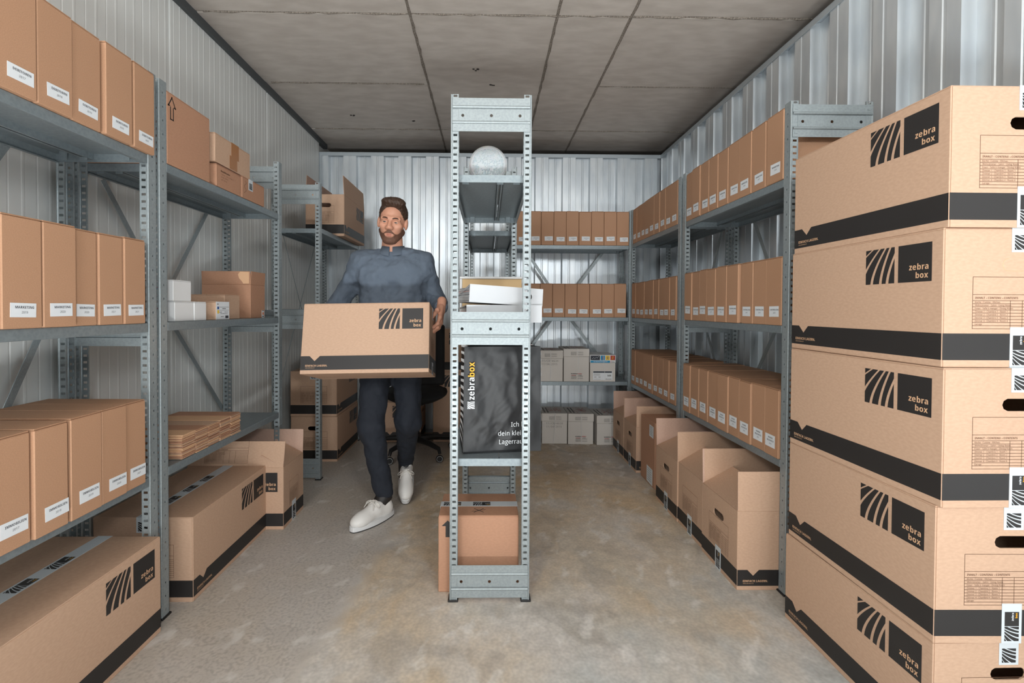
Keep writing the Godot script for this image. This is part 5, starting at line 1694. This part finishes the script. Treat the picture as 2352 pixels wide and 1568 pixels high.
		lid.tube([Vector3(sg * 0.019, 0.0, 0.0775), Vector3(sg * 0.026, -0.0062, 0.0802), Vector3(sg * 0.034, -0.0070, 0.0802), Vector3(sg * 0.045, 0.0, 0.0725)], [0.0015, 0.0032, 0.0032, 0.0015], 8)
	part("eyes", eye, o); part("eyelids", lid, o)
	var lips := MB.new(mat("lips", C(188, 118, 104), 0.45))
	lips.at(inv * hx)
	lips.tube([Vector3(-0.023, -0.0675, 0.0825), Vector3(-0.010, -0.0640, 0.0895), Vector3(0, -0.0650, 0.0908), Vector3(0.010, -0.0640, 0.0895), Vector3(0.023, -0.0675, 0.0825)], [0.0012, 0.0028, 0.0026, 0.0028, 0.0012], 8)
	lips.tube([Vector3(-0.021, -0.0700, 0.0825), Vector3(-0.008, -0.0745, 0.0885), Vector3(0.008, -0.0745, 0.0885), Vector3(0.021, -0.0700, 0.0825)], [0.0012, 0.0034, 0.0034, 0.0012], 8)
	part("lips", lips, o)
	var hair_m := mat("hair", C(66, 46, 34), 0.6)
	var hn := noise(70.0, 2, FastNoiseLite.TYPE_SIMPLEX_SMOOTH, 8)
	var hair := MB.new(hair_m)
	hair.at(inv * hx)
	nets(hair, [egg(Vector3(0, 0.048, -0.018), Vector3(0.080, 0.087, 0.100)), egg(Vector3(-0.004, 0.112, 0.030), Vector3(0.062, 0.028, 0.060)), egg(Vector3(0.028, 0.108, 0.045), Vector3(0.042, 0.026, 0.042)), cut(Vector3(0, -0.03, 0.075), Vector3(0.085, 0.115, 0.075), 0.006), cut(Vector3(0, -0.085, -0.01), Vector3(0.2, 0.075, 0.2), 0.006), cut(Vector3(-0.092, -0.012, 0.0), Vector3(0.022, 0.036, 0.030), 0.004), cut(Vector3(0.092, -0.012, 0.0), Vector3(0.022, 0.036, 0.030), 0.004)], 0.004, 0.02, Transform3D(), hn, 0.004)
	part("hair", hair, o)
	var brow := MB.new(hair_m)
	brow.at(inv * hx)
	for sg in [-1.0, 1.0]:
		brow.tube([Vector3(sg * 0.013, 0.019, 0.0925), Vector3(sg * 0.026, 0.0235, 0.0890), Vector3(sg * 0.038, 0.0235, 0.0820), Vector3(sg * 0.048, 0.018, 0.0725)], [0.0030, 0.0036, 0.0030, 0.0012], 8)
	part("eyebrows", brow, o)
	var beard := MB.new(mat("beard", C(104, 72, 56), 0.7))
	beard.at(inv * hx)
	var g := 0.0028
	nets(beard, [egg(Vector3(0, -0.03, 0.018), Vector3(0.062 + g, 0.078 + g, 0.072 + g)), egg(Vector3(0, -0.101, 0.054), Vector3(0.026 + g, 0.019 + g, 0.024 + g)), cap(Vector3(-0.055, -0.048, -0.005), Vector3(-0.022, -0.098, 0.046), 0.017 + g, 0.017 + g), cap(Vector3(0.055, -0.048, -0.005), Vector3(0.022, -0.098, 0.046), 0.017 + g, 0.017 + g),
		egg(Vector3(0, -0.056, 0.078), Vector3(0.030, 0.010, 0.013)), cut(Vector3(-0.036, 0.0, 0.07), Vector3(0.040, 0.062, 0.05), 0.004), cut(Vector3(0.036, 0.0, 0.07), Vector3(0.040, 0.062, 0.05), 0.004), cut(Vector3(0, 0.035, 0.02), Vector3(0.12, 0.078, 0.12), 0.004), cut(Vector3(0, -0.069, 0.095), Vector3(0.026, 0.0085, 0.03), 0.003), cut(Vector3(0, -0.05, -0.09), Vector3(0.12, 0.12, 0.078), 0.004)], 0.0035, 0.014, Transform3D(), hn, 0.0012)
	part("beard", beard, o)
	# clothes
	var shirt_m := grained(mat("shirt", C(104, 116, 131), 0.85), tex(noise(0.09, 2), Color(0.9, 0.9, 0.9), Color(1, 1, 1)), Vector3(8, 8, 8))
	var shirt := MB.new(shirt_m)
	shirt.at(inv)
	nets(shirt, [cap(Vector3(-0.65, 1.345, -2.768), Vector3(-0.455, 1.345, -2.768), 0.104, 0.104), cap(Vector3(-0.62, 1.16, -2.758), Vector3(-0.478, 1.16, -2.758), 0.100, 0.100), cap(Vector3(-0.62, 0.985, -2.748), Vector3(-0.472, 0.985, -2.748), 0.104, 0.104),
		cap(Vector3(-0.64, 1.34, -2.768), Vector3(-0.62, 1.0, -2.748), 0.098, 0.1), cap(Vector3(-0.465, 1.34, -2.768), Vector3(-0.475, 1.0, -2.748), 0.098, 0.1),
		cap(sr + Vector3(0.01, 0.0, 0), neck + Vector3(-0.03, -0.045, -0.005), 0.054, 0.050), cap(sl + Vector3(-0.01, 0.0, 0), neck + Vector3(0.03, -0.045, -0.005), 0.054, 0.050),
		cap(sr, er, 0.062, 0.051), cap(er, wr + (er - wr) * 0.10, 0.051, 0.037), cap(sl, el, 0.062, 0.051), cap(el, wl + (el - wl) * 0.10, 0.051, 0.037),
		cut(neck + Vector3(0.0, 0.055, 0.018), Vector3(0.066, 0.068, 0.068), 0.006)], 0.009, 0.05, Transform3D(), folds, 0.017)
	var sh := part("shirt", shirt, o)
	var col := MB.new(shirt_m)
	col.at(inv)
	for sg in [-1.0, 1.0]:
		var rows: Array = [[], [], []]
		for k in 12:
			var a := lerpf(-PI / 2, PI * 0.46, k / 11.0)
			var c := Vector3(sg * cos(a), 0, sin(a))
			var t := k / 11.0
			rows[0].append(neck + Vector3(c.x * 0.070, -0.028 - 0.022 * t, c.z * 0.066 + 0.002))
			rows[1].append(neck + Vector3(c.x * 0.064, 0.020 - 0.026 * t, c.z * 0.062 + 0.004))
			rows[2].append(neck + Vector3(c.x * (0.078 + 0.004 * t), -0.014 - 0.046 * t, c.z * 0.073 + 0.006 + 0.008 * t))
		col.grid(rows)
	part("collar", col, sh)
	for q in [[wr, er], [wl, el]]:
		var cf := MB.new(shirt_m)
		cf.at(inv)
		var d: Vector3 = (q[1] - q[0]).normalized()
		cf.tube([q[0] + d * 0.012, q[0] + d * 0.02, q[0] + d * 0.06, q[0] + d * 0.075], [0.034, 0.038, 0.041, 0.038], 18)
		part("cuff", cf, sh)
	var tr_m := mat("trousers", C(27, 32, 42), 0.85)
	var tr := MB.new(tr_m)
	tr.at(inv)
	nets(tr, [cap(Vector3(-0.625, 0.965, -2.745), Vector3(-0.468, 0.965, -2.752), 0.098, 0.098), cap(hr, kr, 0.094, 0.066), cap(hl, kl, 0.094, 0.066), cap(kr, ar + (kr - ar) * 0.06, 0.066, 0.050), cap(kl, al + (kl - al) * 0.06, 0.066, 0.050),
		cut(ar + (ar - kr).normalized() * 0.05, Vector3(0.07, 0.062, 0.07), 0.004)], 0.009, 0.04, Transform3D(), folds, 0.012)
	part("trousers", tr, o)
	shoe(o, inv * T(Vector3(-0.612, 0.0, -2.555), -35.5))
	shoe(o, inv * T(Vector3(-0.496, 0.073, -2.915), 8, 30))
	for q in [[ar, Vector3(-0.597, 0.062, -2.585)], [al, Vector3(-0.50, 0.115, -2.915)]]:
		var sk := MB.new(M.ink)
		sk.at(inv)
		sk.tube([q[0] + Vector3(0, 0.06, 0), q[0], q[1]], [0.045, 0.045, 0.040], 16)
		part("sock", sk, o)
	var ring := MB.new(mat("ring_metal", C(220, 218, 210), 0.25, 0.9))
	ring.at(inv * hand_l)
	var rp: Array = []
	for k in 17: rp.append(Vector3(-0.0118 + cos(TAU * k / 16.0) * 0.0105, 0.108, -0.004 + sin(TAU * k / 16.0) * 0.0105))
	ring.tube(rp, 0.0014, 6, false)
	part("finger_ring", ring, o)
	# what he carries
	carton("closed printed carton carried by the man", T(Vector3(-0.58, 0.811, -2.394), 0, -13, 1.1), 0.604, 0.29, 0.335, {"hole": 0, "tab": 0.06})

func _ready() -> void:
	rng.seed = 20
	camera_and_light()
	materials()
	room()
	racks()
	archives()
	cartons()
	stored_by_panel_wall()
	stored_by_back_wall()
	stored_in_the_middle()
	office_chair()
	person()
